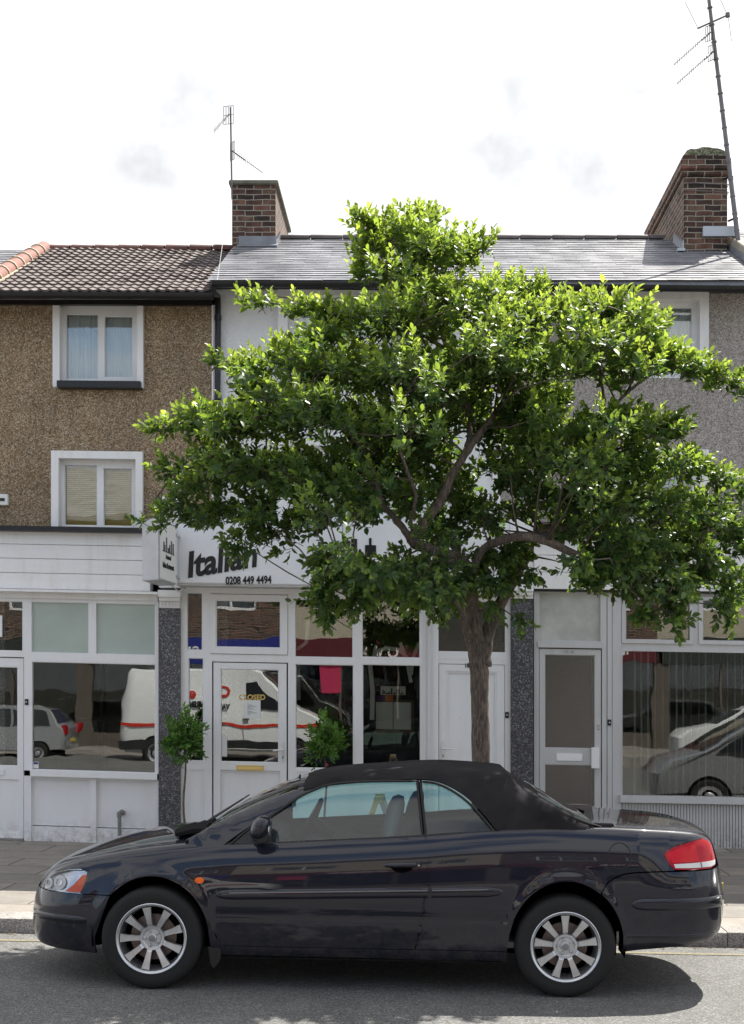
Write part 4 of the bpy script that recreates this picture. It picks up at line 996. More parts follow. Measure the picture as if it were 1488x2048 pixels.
# ------------------------------------------------------------------ the convertible
CY = 9.48
def pchip(xs, ys):
    xs = np.array(xs, float); ys = np.array(ys, float); h = np.diff(xs); dl = np.diff(ys) / h; n = len(xs); m = np.zeros(n)
    for i in range(1, n - 1):
        if dl[i - 1] * dl[i] > 0: w1 = 2 * h[i] + h[i - 1]; w2 = h[i] + 2 * h[i - 1]; m[i] = (w1 + w2) / (w1 / dl[i - 1] + w2 / dl[i])
    m[0] = dl[0]; m[-1] = dl[-1]
    def f(x):
        x = min(max(x, xs[0]), xs[-1]); i = min(n - 2, max(0, int(np.searchsorted(xs, x)) - 1)); t = (x - xs[i]) / h[i]
        return (ys[i] * (1 + 2 * t) * (1 - t) ** 2 + h[i] * m[i] * t * (1 - t) ** 2 + ys[i + 1] * t * t * (3 - 2 * t) + h[i] * m[i + 1] * t * t * (t - 1))
    return f
XF, XB = -2.68, 2.135
fW = pchip([-2.68, -2.675, -2.655, -2.62, -2.57, -2.48, -2.35, -2.2, -2.0, -1.7, -1.2, .0, .9, 1.3, 1.6, 1.8, 1.92, 2.0, 2.06, 2.10, 2.125, 2.135],
           [0.0, .09, .24, .40, .54, .68, .772, .825, .85, .865, .878, .88, .88, .875, .865, .84, .79, .715, .60, .43, .20, 0])
fZC = pchip([-2.68, -2.66, -2.6, -2.5, -2.3, -2.1, -1.85, -1.6, -1.4, -1.0, .5, 1.0, 1.25, 1.6, 1.83, 1.95, 1.99, 2.01, 2.03, 2.07, 2.135],
            [.46, .51, .625, .735, .825, .89, .945, .98, 1.0, 1.02, 1.1, 1.11, 1.118, 1.112, 1.10, 1.075, 1.05, 1.0, .91, .80, .68])
fZS = pchip([-2.68, -2.6, -2.5, -2.4, -2.28, -2.1, -1.88, -1.6, -1.45, -1.2, -.92, 0, .49, .9, 1.25, 1.6, 1.8, 1.93, 1.98, 2.01, 2.04, 2.08, 2.135],
            [.44, .585, .685, .745, .79, .835, .88, .92, .938, .962, .978, 1.04, 1.082, 1.098, 1.098, 1.085, 1.070, 1.035, .985, .92, .85, .77, .66])
fZB = pchip([-2.68, -2.62, -2.5, -2.3, -2.1, -1.35, 1.0, 1.37, 1.8, 2.0, 2.08, 2.135], [.32, .25, .225, .212, .205, .20, .20, .29, .335, .37, .42, .48])
WHX = [(-1.714, .33, .375, .405), (0.98, .33, .375, .43)]   # wheel x, centre z, arch rx, rz

def flare(x, z):
    s = 0
    for xc, zc, rx, rz in WHX:
        r = math.hypot((x - xc) / rx, (z - zc) / rz); s += .014 * math.exp(-((r - 1.0) / .11) ** 2)
    return s
def catm(P, t):
    n = len(P) - 1; i = min(n - 1, max(0, int(t))); u = t - i
    p0 = P[i - 1] if i > 0 else (2 * P[0][0] - P[1][0], 2 * P[0][1] - P[1][1]); p3 = P[i + 2] if i + 2 <= n else (-P[n - 1][0], P[n - 1][1])
    p1, p2 = P[i], P[i + 1]
    return tuple(.5 * (2 * b + (c - a) * u + (2 * a - 5 * b + 4 * c - d) * u * u + (3 * b - a - 3 * c + d) * u ** 3) for a, b, c, d in zip(p0, p1, p2, p3))
def ctrl(x):
    W, zb, zs, zc = fW(x), fZB(x), fZS(x), fZC(x); e = min(1, W / .5); H = zs - zb
    bump = .03 * e * max(0, min(1, (x - 1.45) / .2)) + .02 * e * max(0, min(1, (-1.95 - x) / .2))
    return [(W - .085 * e, zb), (W - .035 * e, zb + .055), (W - .008 * e, zb + H * .32), (W, zb + H * .55), (W - .022 * e - bump, zb + H * .80), (W - .078 * e - bump, zs - .018), (W - .16 * e - bump, zs + .35 * (zc - zs)), ((W - .05 * e) * .5, zs + .82 * (zc - zs)), (0, zc)]
def S1(x, t):
    a, z = catm(ctrl(x), t)
    if t < 5.2: a += flare(x, z) * min(1, fW(x) / .8) - .006 * math.exp(-((z - (.505 + .004 * x)) / .03) ** 2) * (1 if -1.3 < x < .6 else 0)
    return max(0, a), z
def tof(S, x, z, lo, hi):
    for _ in range(26):
        m = (lo + hi) / 2
        if S(x, m)[1] < z: lo = m
        else: hi = m
    return (lo + hi) / 2
# greenhouse
fZR = pchip([-1.56, -1.45, -1.243, -1.035, -.757, -.618, -.236, .18, .45, .6, .64, .858, 1.10, 1.21],
            [.955, 1.025, 1.160, 1.266, 1.368, 1.401, 1.440, 1.466, 1.455, 1.442, 1.405, 1.280, 1.150, 1.108])
def zbelt(x): return S1(x, 5.0)[1]
def ctrl2(x):
    zb = zbelt(x) - .01; zr = max(fZR(x), zb + .004); h = zr - zb; dr = min(.10, .35 * h); wb = min(.80, S1(x, 5)[0] - .004)
    tq = min(1, max(0, (x - .95) / .3)); wr = wb - (h - dr) * .40 - .03 * tq
    return [(wb, zb), (wb - (h - dr) * .18, zb + (h - dr) * .5), (wr, zb + h - dr), (wr - min(.10, .3 * h + .02), zr - dr * .28), (wr * .5, zr - dr * .03), (0, zr)]
def S2(x, t): a, z = catm(ctrl2(x), t); return max(0, a), z

def surf_panel(name, m, parent, S, poly, side, space='xz', lo=0, hi=5.0, off=0.0, sx=.05, sz=.04, xs=None, lip=.016, bow=None, lipm=None):
    """a panel cut to an outline, laid on the surface S; poly in (x,z) or (x,t)"""
    bm = bmesh.new(); vs = [bm.verts.new((a, 0, b)) for a, b in poly]; f = bm.faces.new(vs)
    bmesh.ops.triangulate(bm, faces=[f], ngon_method='EAR_CLIP')
    x0, x1 = min(p[0] for p in poly), max(p[0] for p in poly); z0, z1 = min(p[1] for p in poly), max(p[1] for p in poly)
    cuts = list(np.arange(math.ceil(x0 / sx) * sx, x1, sx)) + [q for q in ([-2.675, -2.667, -2.655, -2.64, -2.62, -2.6, -2.57, -2.53, -2.48, -2.43, -2.37, 1.93, 1.96, 1.98, 1.99, 2.0, 2.01, 2.02, 2.035, 2.05, 2.07, 2.085, 2.1, 2.112, 2.122, 2.13]) if x0 < q < x1]
    for q in cuts: bmesh.ops.bisect_plane(bm, geom=bm.verts[:] + bm.edges[:] + bm.faces[:], plane_co=(q, 0, 0), plane_no=(1, 0, 0), dist=1e-6)
    for q in np.arange(math.ceil(z0 / sz) * sz, z1, sz): bmesh.ops.bisect_plane(bm, geom=bm.verts[:] + bm.edges[:] + bm.faces[:], plane_co=(0, 0, q), plane_no=(0, 0, 1), dist=1e-6)
    bmesh.ops.remove_doubles(bm, verts=bm.verts, dist=1e-5)
    bm.verts.index_update(); V = []; N = []
    def pos(x, t):
        a, z = S(x, t); return Vector((x, side * a, z))
    for v in bm.verts:
        x, b = v.co.x, v.co.z; t = tof(S, x, b, lo, hi) if space == 'xz' else b
        p = pos(x, t); e = .004
        du = pos(min(x + e, 1e9), t) - pos(x - e, t); dt = pos(x, min(t + .01, 8 if S is S1 else 5)) - pos(x, max(0, t - .01))
        n = du.cross(dt) * (-side)
        if n.length < 1e-12: n = Vector((0, side, 0))
        n.normalize()
        ce = Vector((x * .93, 0, .55))
        if n.dot(p - ce) < 0 and abs(n.dot(p - ce)) > .02: n = -n
        V.append(p + n * off); N.append(n)
    F = [[v.index for v in f.verts] for f in bm.faces]
    be = [e for e in bm.edges if len(e.link_faces) == 1]
    bidx = sorted({v.index for e in be for v in e.verts}); mp_ = {i: len(V) + k for k, i in enumerate(bidx)}
    F2 = []
    for f in F:
        a, b, c = V[f[0]], V[f[1]], V[f[2]]
        nn = (b - a).cross(c - a)
        F2.append(f if nn.dot(N[f[0]]) >= 0 else f[::-1])
    nf = len(F2); VV = V + [V[i] - N[i] * lip for i in bidx]
    if lip: F2 += [[e.verts[0].index, e.verts[1].index, mp_[e.verts[1].index], mp_[e.verts[0].index]] for e in be]
    bm.free()
    me = bpy.data.meshes.new(name); me.from_pydata([tuple(v) for v in VV], [], F2); me.materials.append(m)
    me.polygons.foreach_set('use_smooth', [k < nf for k in range(len(me.polygons))])
    ln = []
    for p in me.polygons:
        for vi in p.vertices: ln.append(tuple(N[vi]) if p.index < nf else (0, 0, 0))
    me.normals_split_custom_set(ln); me.update()
    o = bpy.data.objects.new(name, me); COL.objects.link(o); o.parent = parent
    return o

def carpaint():
    m, n, l, b = newmat('midnight_car_paint')
    b.inputs['Base Color'].default_value = (0.010, 0.011, 0.020, 1); b.inputs['Roughness'].default_value = .45; b.inputs['Specular IOR Level'].default_value = .12
    b.inputs['Coat Weight'].default_value = 1; b.inputs['Coat Roughness'].default_value = .02; b.inputs['Coat IOR'].default_value = 1.5
    tc = n.new('ShaderNodeTexCoord'); z = n.new('ShaderNodeTexNoise'); z.inputs['Scale'].default_value = 5; z.inputs['Detail'].default_value = 8; l(tc.outputs['Object'], z.inputs[0])
    r = ramp(n, [(.4, (.015,) * 3), (.8, (.05,) * 3)]); l(z.outputs[0], r.inputs[0]); l(r.outputs[0], b.inputs['Coat Roughness'])
    sx = n.new('ShaderNodeSeparateXYZ'); l(tc.outputs['Object'], sx.inputs[0]); mr = n.new('ShaderNodeMapRange'); mr.inputs[1].default_value = .52; mr.inputs[2].default_value = .20; mr.inputs[4].default_value = .8; l(sx.outputs[2], mr.inputs[0])
    z3 = n.new('ShaderNodeTexNoise'); z3.inputs['Scale'].default_value = 11; z3.inputs['Detail'].default_value = 9; z3.inputs['Roughness'].default_value = .75; l(tc.outputs['Object'], z3.inputs[0])
    r3 = ramp(n, [(.40, (0, 0, 0)), (.75, (1, 1, 1))]); l(z3.outputs[0], r3.inputs[0]); mu = n.new('ShaderNodeMath'); mu.operation = 'MULTIPLY'; l(mr.outputs[0], mu.inputs[0]); l(r3.outputs[0], mu.inputs[1])
    mc = n.new('ShaderNodeMix'); mc.data_type = 'RGBA'; l(mu.outputs[0], mc.inputs['Factor']); mc.inputs['A'].default_value = (0.007, 0.008, 0.017, 1); mc.inputs['B'].default_value = (.075, .068, .06, 1); l(mc.outputs['Result'], b.inputs['Base Color'])
    mk = n.new('ShaderNodeMath'); mk.operation = 'SUBTRACT'; mk.inputs[0].default_value = 1; l(mu.outputs[0], mk.inputs[1]); l(mk.outputs[0], b.inputs['Coat Weight'])
    return m
PAINT = carpaint()
RUB = mat('black_rubber', (.012, .012, .012), .6); PLAS = mat('black_plastic', (.02, .02, .022), .45)
TYRE = mat('tyre_rubber', (.014, .014, .014), .82, bump=.2, bscale=80)
ALLOY = mat('dull_alloy', (.55, .56, .58), .36, .8, var=.12, vscale=14); DARKM = mat('dark_cavity', (.004, .004, .004), 1, spec=0)
CLOTH = mat('black_canvas', (.019, .0175, .019), 1, spec=.25, var=.45, vscale=3.2, bump=.25, bscale=260)
SEAT = mat('grey_seat_leather', (.17, .18, .19), .55); TRIM = mat('grey_door_trim', (.20, .21, .22), .6)
CGL = glassmat('tinted_car_glass', 1.0, (.68, .90, .89), 1.66)
def lampmat(name, col, tr=.0, rough=.08):
    m, n, l, b = newmat(name); b.inputs['Base Color'].default_value = (*col, 1); b.inputs['Roughness'].default_value = rough; b.inputs['Specular IOR Level'].default_value = .35
    b.inputs['Transmission Weight'].default_value = tr; return m
LRED = lampmat('red_lens', (.36, .002, .008)); LCLR = lampmat('clear_lens', (.62, .63, .62)); LORG = lampmat('orange_lens', (.75, .12, .006))
LGLASS = glassmat('headlamp_glass', 1, (.97, .98, 1), 1.4)
M['reflector'] = mat('lamp_reflector', (.55, .56, .58), .22, .9)

CHS = mat('bright_strip', (.22, .22, .24), .25, .6)
LAMP = [(-2.535, .606), (-2.525, .64), (-2.48, .685), (-2.41, .722), (-2.31, .750), (-2.21, .757), (-2.155, .738), (-2.147, .705), (-2.175, .645), (-2.200, .606)]
TILT = math.atan(0.0204)
car = thing('parked_convertible', 'dark blue convertible car with a raised black soft top parked at the kerb', 'car', (0, CY, 0))
car.rotation_euler = (0, TILT, 0); car.location = (-.0, CY, -.0073)
OFF[car] = Vector((0, 0, 0))
# car coordinates = world rotated; convert picture points
def cp(px, py, d):
    Xw, Zw = X(px, d), Z(py, d); return (Xw, Zw + .0204 * (Xw + .36))
def side(pts, d=8.62): return [cp(a, b, d) for a, b in pts]
def arch(xc, zc, rx, rz, a0, a1, n=24): return [(xc + rx * math.cos(R(a0 + (a1 - a0) * k / n)), zc + rz * math.sin(R(a0 + (a1 - a0) * k / n))) for k in range(n + 1)]
def topedge(x0, x1, n=30, t=5.0, S=S1): return [(x0 + (x1 - x0) * k / n, S(x0 + (x1 - x0) * k / n, t)[1]) for k in range(n + 1)]
def lerpz(pts, z):
    for (x0, z0), (x1, z1) in zip(pts[:-1], pts[1:]):
        if min(z0, z1) <= z <= max(z0, z1): return x0 + (x1 - x0) * (z - z0) / (z1 - z0)
def smooth_line(pts, n=5):
    """catmull through points"""
    out_ = []
    for i in range(len(pts) - 1):
        p0 = pts[i - 1] if i else pts[i]; p1, p2 = pts[i], pts[i + 1]; p3 = pts[i + 2] if i + 2 < len(pts) else p2
        for k in range(n):
            u = k / n; out_.append(tuple(.5 * (2 * b + (c - a) * u + (2 * a - 5 * b + 4 * c - d) * u * u + (3 * b - a - 3 * c + d) * u ** 3) for a, b, c, d in zip(p0, p1, p2, p3)))
    return out_ + [pts[-1]]
gap = .0042
doorF = smooth_line(side([(448, 1691), (430, 1706), (417, 1730), (413, 1760), (414, 1800), (420, 1845), (432, 1877), (445, 1897)]))
doorR = smooth_line(side([(843, 1672), (850, 1690), (856, 1715), (857, 1745), (854, 1790), (846, 1840), (836, 1875), (828, 1897)]))
zd = .292
doorF[-1] = (doorF[-1][0], zd); doorR[-1] = (doorR[-1][0], zd)
doorF[0] = (doorF[0][0], S1(doorF[0][0], 5)[1]); doorR[0] = (doorR[0][0], S1(doorR[0][0], 5)[1])
sh = lambda L_, dx, dz=0: [(a + dx, b + dz) for a, b in L_]
fx, fz, frx, frz = WHX[0]; rx_, rz_, rrx, rrz = WHX[1]
bl_z = .70   # bumper seam height (front)
seamF = smooth_line(side([(108, 1783), (160, 1784), (205, 1786), (216, 1778)], 8.65))
hl = [(-2.528, .628), (-2.49, .675), (-2.40, .72), (-2.30, .728), (-2.205, .722), (-2.185, .70), (-2.19, .66), (-2.215, .595), (-2.235, .582), (-2.45, .578), (-2.50, .585)]
hl = side([(97, 1777), (99, 1756), (108, 1744), (130, 1736), (155, 1735), (169, 1738), (174, 1747), (171, 1762), (162, 1782), (154, 1787), (115, 1787), (101, 1784)], 8.9)
hl = [(a, b) for a, b in hl]
tl = side([(1319, 1708), (1323, 1699), (1340, 1690), (1368, 1680), (1396, 1671), (1403, 1672), (1408, 1690), (1411, 1712), (1411, 1733), (1385, 1737), (1338, 1741), (1330, 1727)], 8.85)
zseamR = .63
for s in (-1, 1):
    lab = None
    # front wing
    seam_z = .603
    xa0 = fx - frx * math.sqrt(max(0, 1 - ((seam_z - fz) / frz) ** 2))
    a0 = math.degrees(math.acos((xa0 - fx) / frx)); a0 = math.degrees(math.atan2((seam_z - fz) / frz, (xa0 - fx) / frx))
    hlo = [(a, b) for a, b in hl]
    wing = [(-2.66, seam_z - .06)] if False else []
    wingtop = topedge(-2.14, doorF[0][0] - gap, 26)
    # lamp rear outline: from the seam up round to the top edge
    lampback = [(-2.235, seam_z + .004), (-2.205, .60), (-2.185, .66), (-2.185, .71), (-2.20, .735)]
    top2 = topedge(-2.40, doorF[0][0] - gap, 34)
    arcpts = arch(fx, fz, frx, frz, a0, 0, 22)
    outl = [(xa0, seam_z + .003), ] + [(-2.195, seam_z + .003)] + [(-2.170, .643), (-2.141, .705), (-2.150, .743), (-2.21, .7625), (-2.31, .755), (-2.40, .727)] + top2[1:] + sh(doorF, -gap)[1:] + [(doorF[-1][0] - gap, .285)] + [(fx + frx + .012, .285), (fx + frx + .002, fz)] + arcpts[::-1][1:-1]
    surf_panel('front_wing', PAINT, car, S1, outl, s)
    # door
    dp = sh(doorF, gap) + sh(doorR, -gap)[::-1]; te = topedge(doorR[0][0] - gap, doorF[0][0] + gap, 40)
    d = surf_panel('door', PAINT, car, S1, sh(doorF, gap)[1:] + sh(doorR, -gap)[::-1][:-1] + te, s, lip=.03)
    # rear quarter
    bz = zseamR
    ar = 55.0; xa1 = rx_ + rrx * math.cos(R(ar)); za1 = rz_ + rrz * math.sin(R(ar))
    seamR = smooth_line([(xa1 + .006, za1 + .012), (1.25, .765), (1.34, .812), (1.45, .828), (1.68, .836)], 4)
    q = sh(doorR, gap)[1:] + [(doorR[-1][0] + gap, zd), (rx_ - rrx - .012, zd), (rx_ - rrx, rz_)] + arch(rx_, rz_, rrx, rrz, 180, ar, 26)[1:] + seamR + [(1.648, .868), (1.618, .915), (1.612, .935), (1.625, .958), (1.69, .99), (1.79, 1.018), (1.88, 1.035)] + topedge(1.90, doorR[0][0] + gap, 50)
    surf_panel('rear_wing', PAINT, car, S1, q, s)
    # sill
    surf_panel('sill', PAINT, car, S1, [(fx + frx + .01, .203), (fx + frx + .01, .280), (doorF[-1][0], .288), (rx_ - rrx - .01, .288), (rx_ - rrx - .005, .203)], s, lip=.05)
    # bumpers
    fb = [(XF + .003, .33)] + [(XF + .003, .46)] + [(a, S1(a, 5)[1]) for a in (-2.675, -2.665, -2.65, -2.63, -2.60)] + [(-2.56, .600), (-2.52, .600), (xa0 - .004, seam_z - .003)]
    arcf = [p for p in arch(fx, fz, frx, frz, a0 + 2, 180, 14)]
    zf = lambda x: fZB(x) + .004
    fb = fb + arcf + [(fx - frx - .004, zf(fx - frx))] + [(a, zf(a)) for a in (-2.2, -2.3, -2.4, -2.5, -2.6, -2.65)]
    surf_panel('front_bumper', PAINT, car, S1, fb, s, sx=.04)
    rb = [(a + .004, b - .008) for a, b in seamR] + [(1.85, .833), (1.965, .838)] + [(a, S1(a, 5)[1]) for a in (2.035, 2.05, 2.065, 2.08, 2.095, 2.11, 2.12, XB - .003)] + [(XB - .003, .5)] + [(a, fZB(a) + .004) for a in (2.1, 2.05, 1.9, 1.7, 1.5, rx_ + rrx + .03)] + arch(rx_ + .006, rz_, rrx, rrz, -8, ar - 1, 22)
    surf_panel('rear_bumper', PAINT, car, S1, rb, s, sx=.04)
    # bumper ledge (front and rear)
    def bulge(nm, m, par, x0, x1, zc_, hh, pr, e0=.05, e1=.05, z1=None):
        """rounded strip following the body side"""
        mb = MB(); n = 40; K = 9
        for k in range(n + 1):
            x = x0 + (x1 - x0) * k / n; q = min(1, (abs(x - x0) / e0) if e0 else 1, (abs(x - x1) / e1) if e1 else 1); q = math.sqrt(max(0.0, 1 - (1 - q) ** 2)); z = zc_(x)
            for j in range(K):
                a = -math.pi / 2 + math.pi * j / (K - 1); zz = z + hh * max(q, .03) * math.sin(a); t = tof(S1, x, zz, 0, 5); w_ = S1(x, t)[0]
                mb.v.append((x, s * (w_ - .003 + pr * q * max(0, math.cos(a)) ** .7), zz))
        for k in range(n):
            for j in range(K - 1): a = k * K + j; mb.f.append((a, a + 1, a + K + 1, a + K))
        return mb.build(nm, m, par, smooth=70, local=True)
    bulge('bumper_moulding', PAINT, car, 1.40, 2.10, lambda x: .615 + .02 * (x - 1.4), .040, .022, .10, .03)
    bulge('bumper_strip', PAINT, car, 1.37, 2.09, lambda x: .408 + .02 * (x - 1.37) ** 2, .010, .007, .02, .02)
    bulge('bumper_moulding', PAINT, car, -2.60, -2.14, lambda x: .435, .026, .016, .03, .08)
    def zmo(x): return Z(1788, 8.6) + .0204 * (x + .36) + .010 * (x + .8)
    def mold(par, x0, x1, p0, p1):
        bulge('side_moulding', PAINT, par, x0, x1, zmo, .034, .019, .14 if p0 else 0, .14 if p1 else 0)
        surf_panel('moulding_strip', CHS, par, S1, [(x0 + (.10 if p0 else .004), zmo(x0) + .012), (x1 - (.10 if p1 else .004), zmo(x1) + .012), (x1 - (.10 if p1 else .004), zmo(x1) + .018), (x0 + (.10 if p0 else .004), zmo(x0) + .018)], s, off=.018, lip=.006, sx=.06)
    mold(d, X(424, 8.6), X(852, 8.6), True, False); mold(car, X(859, 8.6), X(1003, 8.6), False, True)
    # lamps
    L_ = surf_panel('headlight', M['reflector'], car, S1, LAMP, s, off=-.03, lip=0, sx=.03)
    surf_panel('indicator_lens', LORG, L_, S1, [(-2.315, .612), (-2.255, .66), (-2.20, .722), (-2.160, .728), (-2.157, .70), (-2.185, .64), (-2.205, .612)], s, off=-.010, lip=.01, sx=.02, sz=.02)
    for cx, cz, rr in ((-2.475, .648, .034), (-2.375, .665, .046)):
        surf_panel('lamp_bowl', LCLR, L_, S1, [(cx + rr * 1.1 * math.cos(a * math.pi / 8), cz + rr * math.sin(a * math.pi / 8)) for a in range(16)], s, off=-.020, lip=.008, sx=.02, sz=.02)
        surf_panel('bulb_shield', M['chrome'], L_, S1, [(cx + rr * .55 * math.cos(a * math.pi / 6), cz + rr * .5 * math.sin(a * math.pi / 6)) for a in range(12)], s, off=-.014, lip=.004, sx=.03, sz=.03)
    surf_panel('headlight_lens', LGLASS, L_, S1, LAMP, s, off=.001, lip=.02, sx=.03)
    T_ = [(1.617, .935), (1.63, .956), (1.69, .986), (1.79, 1.014), (1.89, 1.034), (1.935, 1.028), (1.958, .985), (1.975, .93), (1.982, .885), (1.978, .862), (1.94, .846), (1.80, .842), (1.685, .842), (1.655, .87), (1.628, .912)]
    tL = surf_panel('tail_light', LRED, car, S1, T_, s, off=.004, lip=.02, sx=.03, sz=.03)
    surf_panel('reversing_lens', LCLR, tL, S1, [(1.688, .852), (1.678, .876), (1.80, .882), (1.93, .891), (1.976, .895), (1.972, .868), (1.94, .856), (1.80, .852)], s, off=.007, lip=.004, sx=.03, sz=.03)
    surf_panel('lens_divider', mat('grey_lens', (.25, .22, .22), .2), tL, S1, [(1.862, .854), (1.858, .887), (1.868, .887), (1.872, .854)], s, off=.0085, lip=.002, sx=.03, sz=.03)
    surf_panel('brake_lens', lampmat('bright_red_lens', (.55, .004, .012)), tL, S1, [(1.668, .884), (1.638, .925), (1.645, .945), (1.70, .972), (1.83, 1.005), (1.85, .895), (1.75, .888)], s, off=.0065, lip=.003, sx=.03, sz=.03)
    sr = surf_panel('side_repeater', LORG, car, S1, [(X(394, 8.6) + .031 * math.cos(k * math.pi / 8), .715 + .020 * math.sin(k * math.pi / 8)) for k in range(16)], s, off=.012, lip=.012, sx=.02, sz=.02)
    # greenhouse
    A_ = [cp(440, 1690, 8.72), cp(484, 1658, 8.75), cp(534, 1629, 8.8), cp(588, 1592, 8.85), cp(640, 1567, 8.88)]
    A_ = smooth_line(A_, 4)
    A_[0] = (A_[0][0], S2(A_[0][0], 0.02)[1])
    topA = [(a, S2(a, 2.55)[1]) for a in np.linspace(-.60, -1.50, 20)]
    surf_panel('windscreen_pillar', PAINT, car, S2, A_ + topA + [(-1.50, S2(-1.50, 0.02)[1]), (-1.4, S2(-1.4, 0.01)[1])], s, lo=0, hi=2.7, lip=.03)
    # door glass, quarter glass
    dg = [cp(455, 1689, 8.7), cp(490, 1659, 8.75), cp(536, 1631, 8.8), cp(590, 1594, 8.85), cp(643, 1570, 8.9), cp(700, 1563, 8.9), cp(770, 1561, 8.9), cp(826, 1561, 8.9)]
    dgt = smooth_line(dg, 3)
    bot = [(a, S2(a, 0.02)[1]) for a in np.linspace(X(839, 8.7), dgt[0][0] + .02, 20)]
    g = surf_panel('door_window', CGL, car, S2, dgt[1:] + bot, s, lo=0, hi=2.6, off=-.012, lip=0)
    surf_panel('mirror_base', PLAS, car, S2, [(a, b) for a, b in (cp(462, 1687, 8.7), cp(497, 1657, 8.75), cp(538, 1632, 8.8), cp(536, 1686, 8.7))], s, lo=0, hi=2.2, off=.004, lip=.02)
    qg = [cp(832, 1562, 8.9), cp(858, 1564, 8.9), cp(884, 1573, 8.9), cp(915, 1592, 8.88), cp(942, 1616, 8.85), cp(964, 1641, 8.8), cp(982, 1663, 8.72)]
    qgt = smooth_line(qg, 3)
    botq = [(a, S2(a, 0.02)[1]) for a in np.linspace(qgt[-1][0] - .005, X(847, 8.7), 12)]
    surf_panel('quarter_window', CGL, car, S2, qgt[:-1] + botq, s, lo=0, hi=2.6, off=-.012, lip=0)
    def seal(pts, r=.006, mm=RUB, nm='window_seal', S=S2, off=0, par=car, lo=0, hi=2.7):
        P = []
        for x, z in pts: t = tof(S, x, z, lo, hi); a, zz = S(x, t); P.append((x, s * (a + off), zz))
        mb = MB(); mb.tube(P, r, 6); return mb.build(nm, mm, par, smooth=True, local=True)
    seal(dgt + [(X(839, 8.7), S2(X(839, 8.7), 0.02)[1])], .009); seal([(X(847, 8.7) - .004, S2(X(847, 8.7), 0.02)[1])] + qgt, .009)
    seal([(a, S2(a, 0.06)[1]) for a in np.linspace(dgt[0][0], qgt[-1][0], 40)], .009)
    # soft top side
    low = [cp(606, 1566, 8.9), cp(640, 1570, 8.9), cp(670, 1564, 8.9), cp(720, 1559, 8.9), cp(770, 1557.5, 8.9), cp(830, 1557.5, 8.9), cp(860, 1560, 8.9), cp(887, 1569, 8.9), cp(919, 1588, 8.88), cp(947, 1613, 8.85), cp(969, 1638, 8.8), cp(988, 1662, 8.72)]
    low[0] = (low[0][0], S2(low[0][0], 2.3)[1] - .002)
    low = smooth_line(low, 3); low[-1] = (low[-1][0], S2(low[-1][0], 0.0)[1])
    rear = [(a, S2(a, 0.0)[1]) for a in np.linspace(low[-1][0] + .02, 1.20, 14)]
    topS = [(a, S2(a, 2.3)[1]) for a in np.linspace(1.205, low[0][0], 50)]
    surf_panel('soft_top_side', CLOTH, car, S2, low + rear + topS, s, lo=0, hi=2.5, off=.004, lip=.012, sx=.04)
    surf_panel('soft_top_side', CLOTH, car, S2, [(-.757, 2.29), (1.215, 2.29), (1.275, 4.0), (.98, 5.0), (-.757, 5.0)] if False else [(-.762, 2.29), (1.215, 2.29), (1.215, 5.0), (-.762, 5.0)], s, space='xt', off=.004, lip=.012, sx=.04, sz=.2).name = 'soft_top'
    surf_panel('windscreen', CGL, car, S2, [(-1.53, 2.55), (-.75, 2.55), (-.75, 5.0), (-1.56, 5.0)], s, space='xt', off=-.005, lip=0, sz=.25)
    surf_panel('windscreen_header', PAINT, car, S2, [(-.80, 2.45), (-.75, 2.45), (-.75, 5), (-.80, 5)], s, space='xt', off=.001, lip=.02, sz=.25)
    surf_panel('rear_window', CGL, car, S2, [(.80, 2.95), (1.15, 2.85), (1.15, 5.0), (.80, 5.0)], s, space='xt', off=.010, lip=.008, sz=.25)
    # bonnet, boot lid, cowl
    surf_panel('bonnet', PAINT, car, S1, [(-2.64, 5.02), (-2.60, 5.02), (-1.50, 5.02), (-1.44, 5.02), (-1.58, 8.0), (-2.64, 8.0)], s, space='xt', sz=.2)
    surf_panel('nose', PAINT, car, S1, [(XF + .001, 5.0), (-2.645, 5.0), (-2.645, 8.0), (XF + .001, 8.0)], s, space='xt', sz=.2)
    surf_panel('cowl', PLAS, car, S1, [(-1.437, 5.02), (-1.20, 5.02), (-1.20, 5.9), (-1.40, 8.0), (-1.575, 8.0)], s, space='xt', off=-.01, sz=.2)
    surf_panel('boot_lid', PAINT, car, S1, [(1.30, 5.9), (1.985, 5.9), (2.02, 6.2), (2.03, 8.0), (1.34, 8.0), (1.34, 7)], s, space='xt', sz=.2)
    surf_panel('rear_deck', PAINT, car, S1, [(.55, 5.02), (1.975, 5.02), (1.98, 5.88), (1.29, 5.88), (1.20, 6.5), (1.1, 6.2), (.55, 6.0)], s, space='xt', sz=.2, off=-.001)
    surf_panel('rear_panel', PAINT, car, S1, [(1.985, 5.02), (XB - .002, 5.0), (XB - .002, 8.0), (2.035, 8.0), (2.025, 6.2), (1.990, 5.9)], s, space='xt', sz=.2)
    surf_panel('tonneau_edge', PAINT, car, S1, [(1.04, 6.0), (1.285, 5.95), (1.33, 7.0), (1.33, 8.0), (1.20, 8.0), (1.18, 7.0)], s, space='xt', sz=.2, off=.022, lip=.03)
    # fuel flap (only on the near side), handle, mirror
    if s < 0:
        fc = cp(1235, 1713, 8.6); ring_ = [(fc[0] + .073 * math.cos(k * math.pi / 18), fc[1] + .083 * math.sin(k * math.pi / 18)) for k in range(36)]
        seal(ring_ + ring_[:1], .0035, RUB, 'fuel_flap', S1, 0, car, 0, 5.3)
    hx0, hz0 = cp(766, 1732, 8.6)
    a_, z_ = S1(hx0 + .1, tof(S1, hx0 + .1, hz0, 0, 5)); 
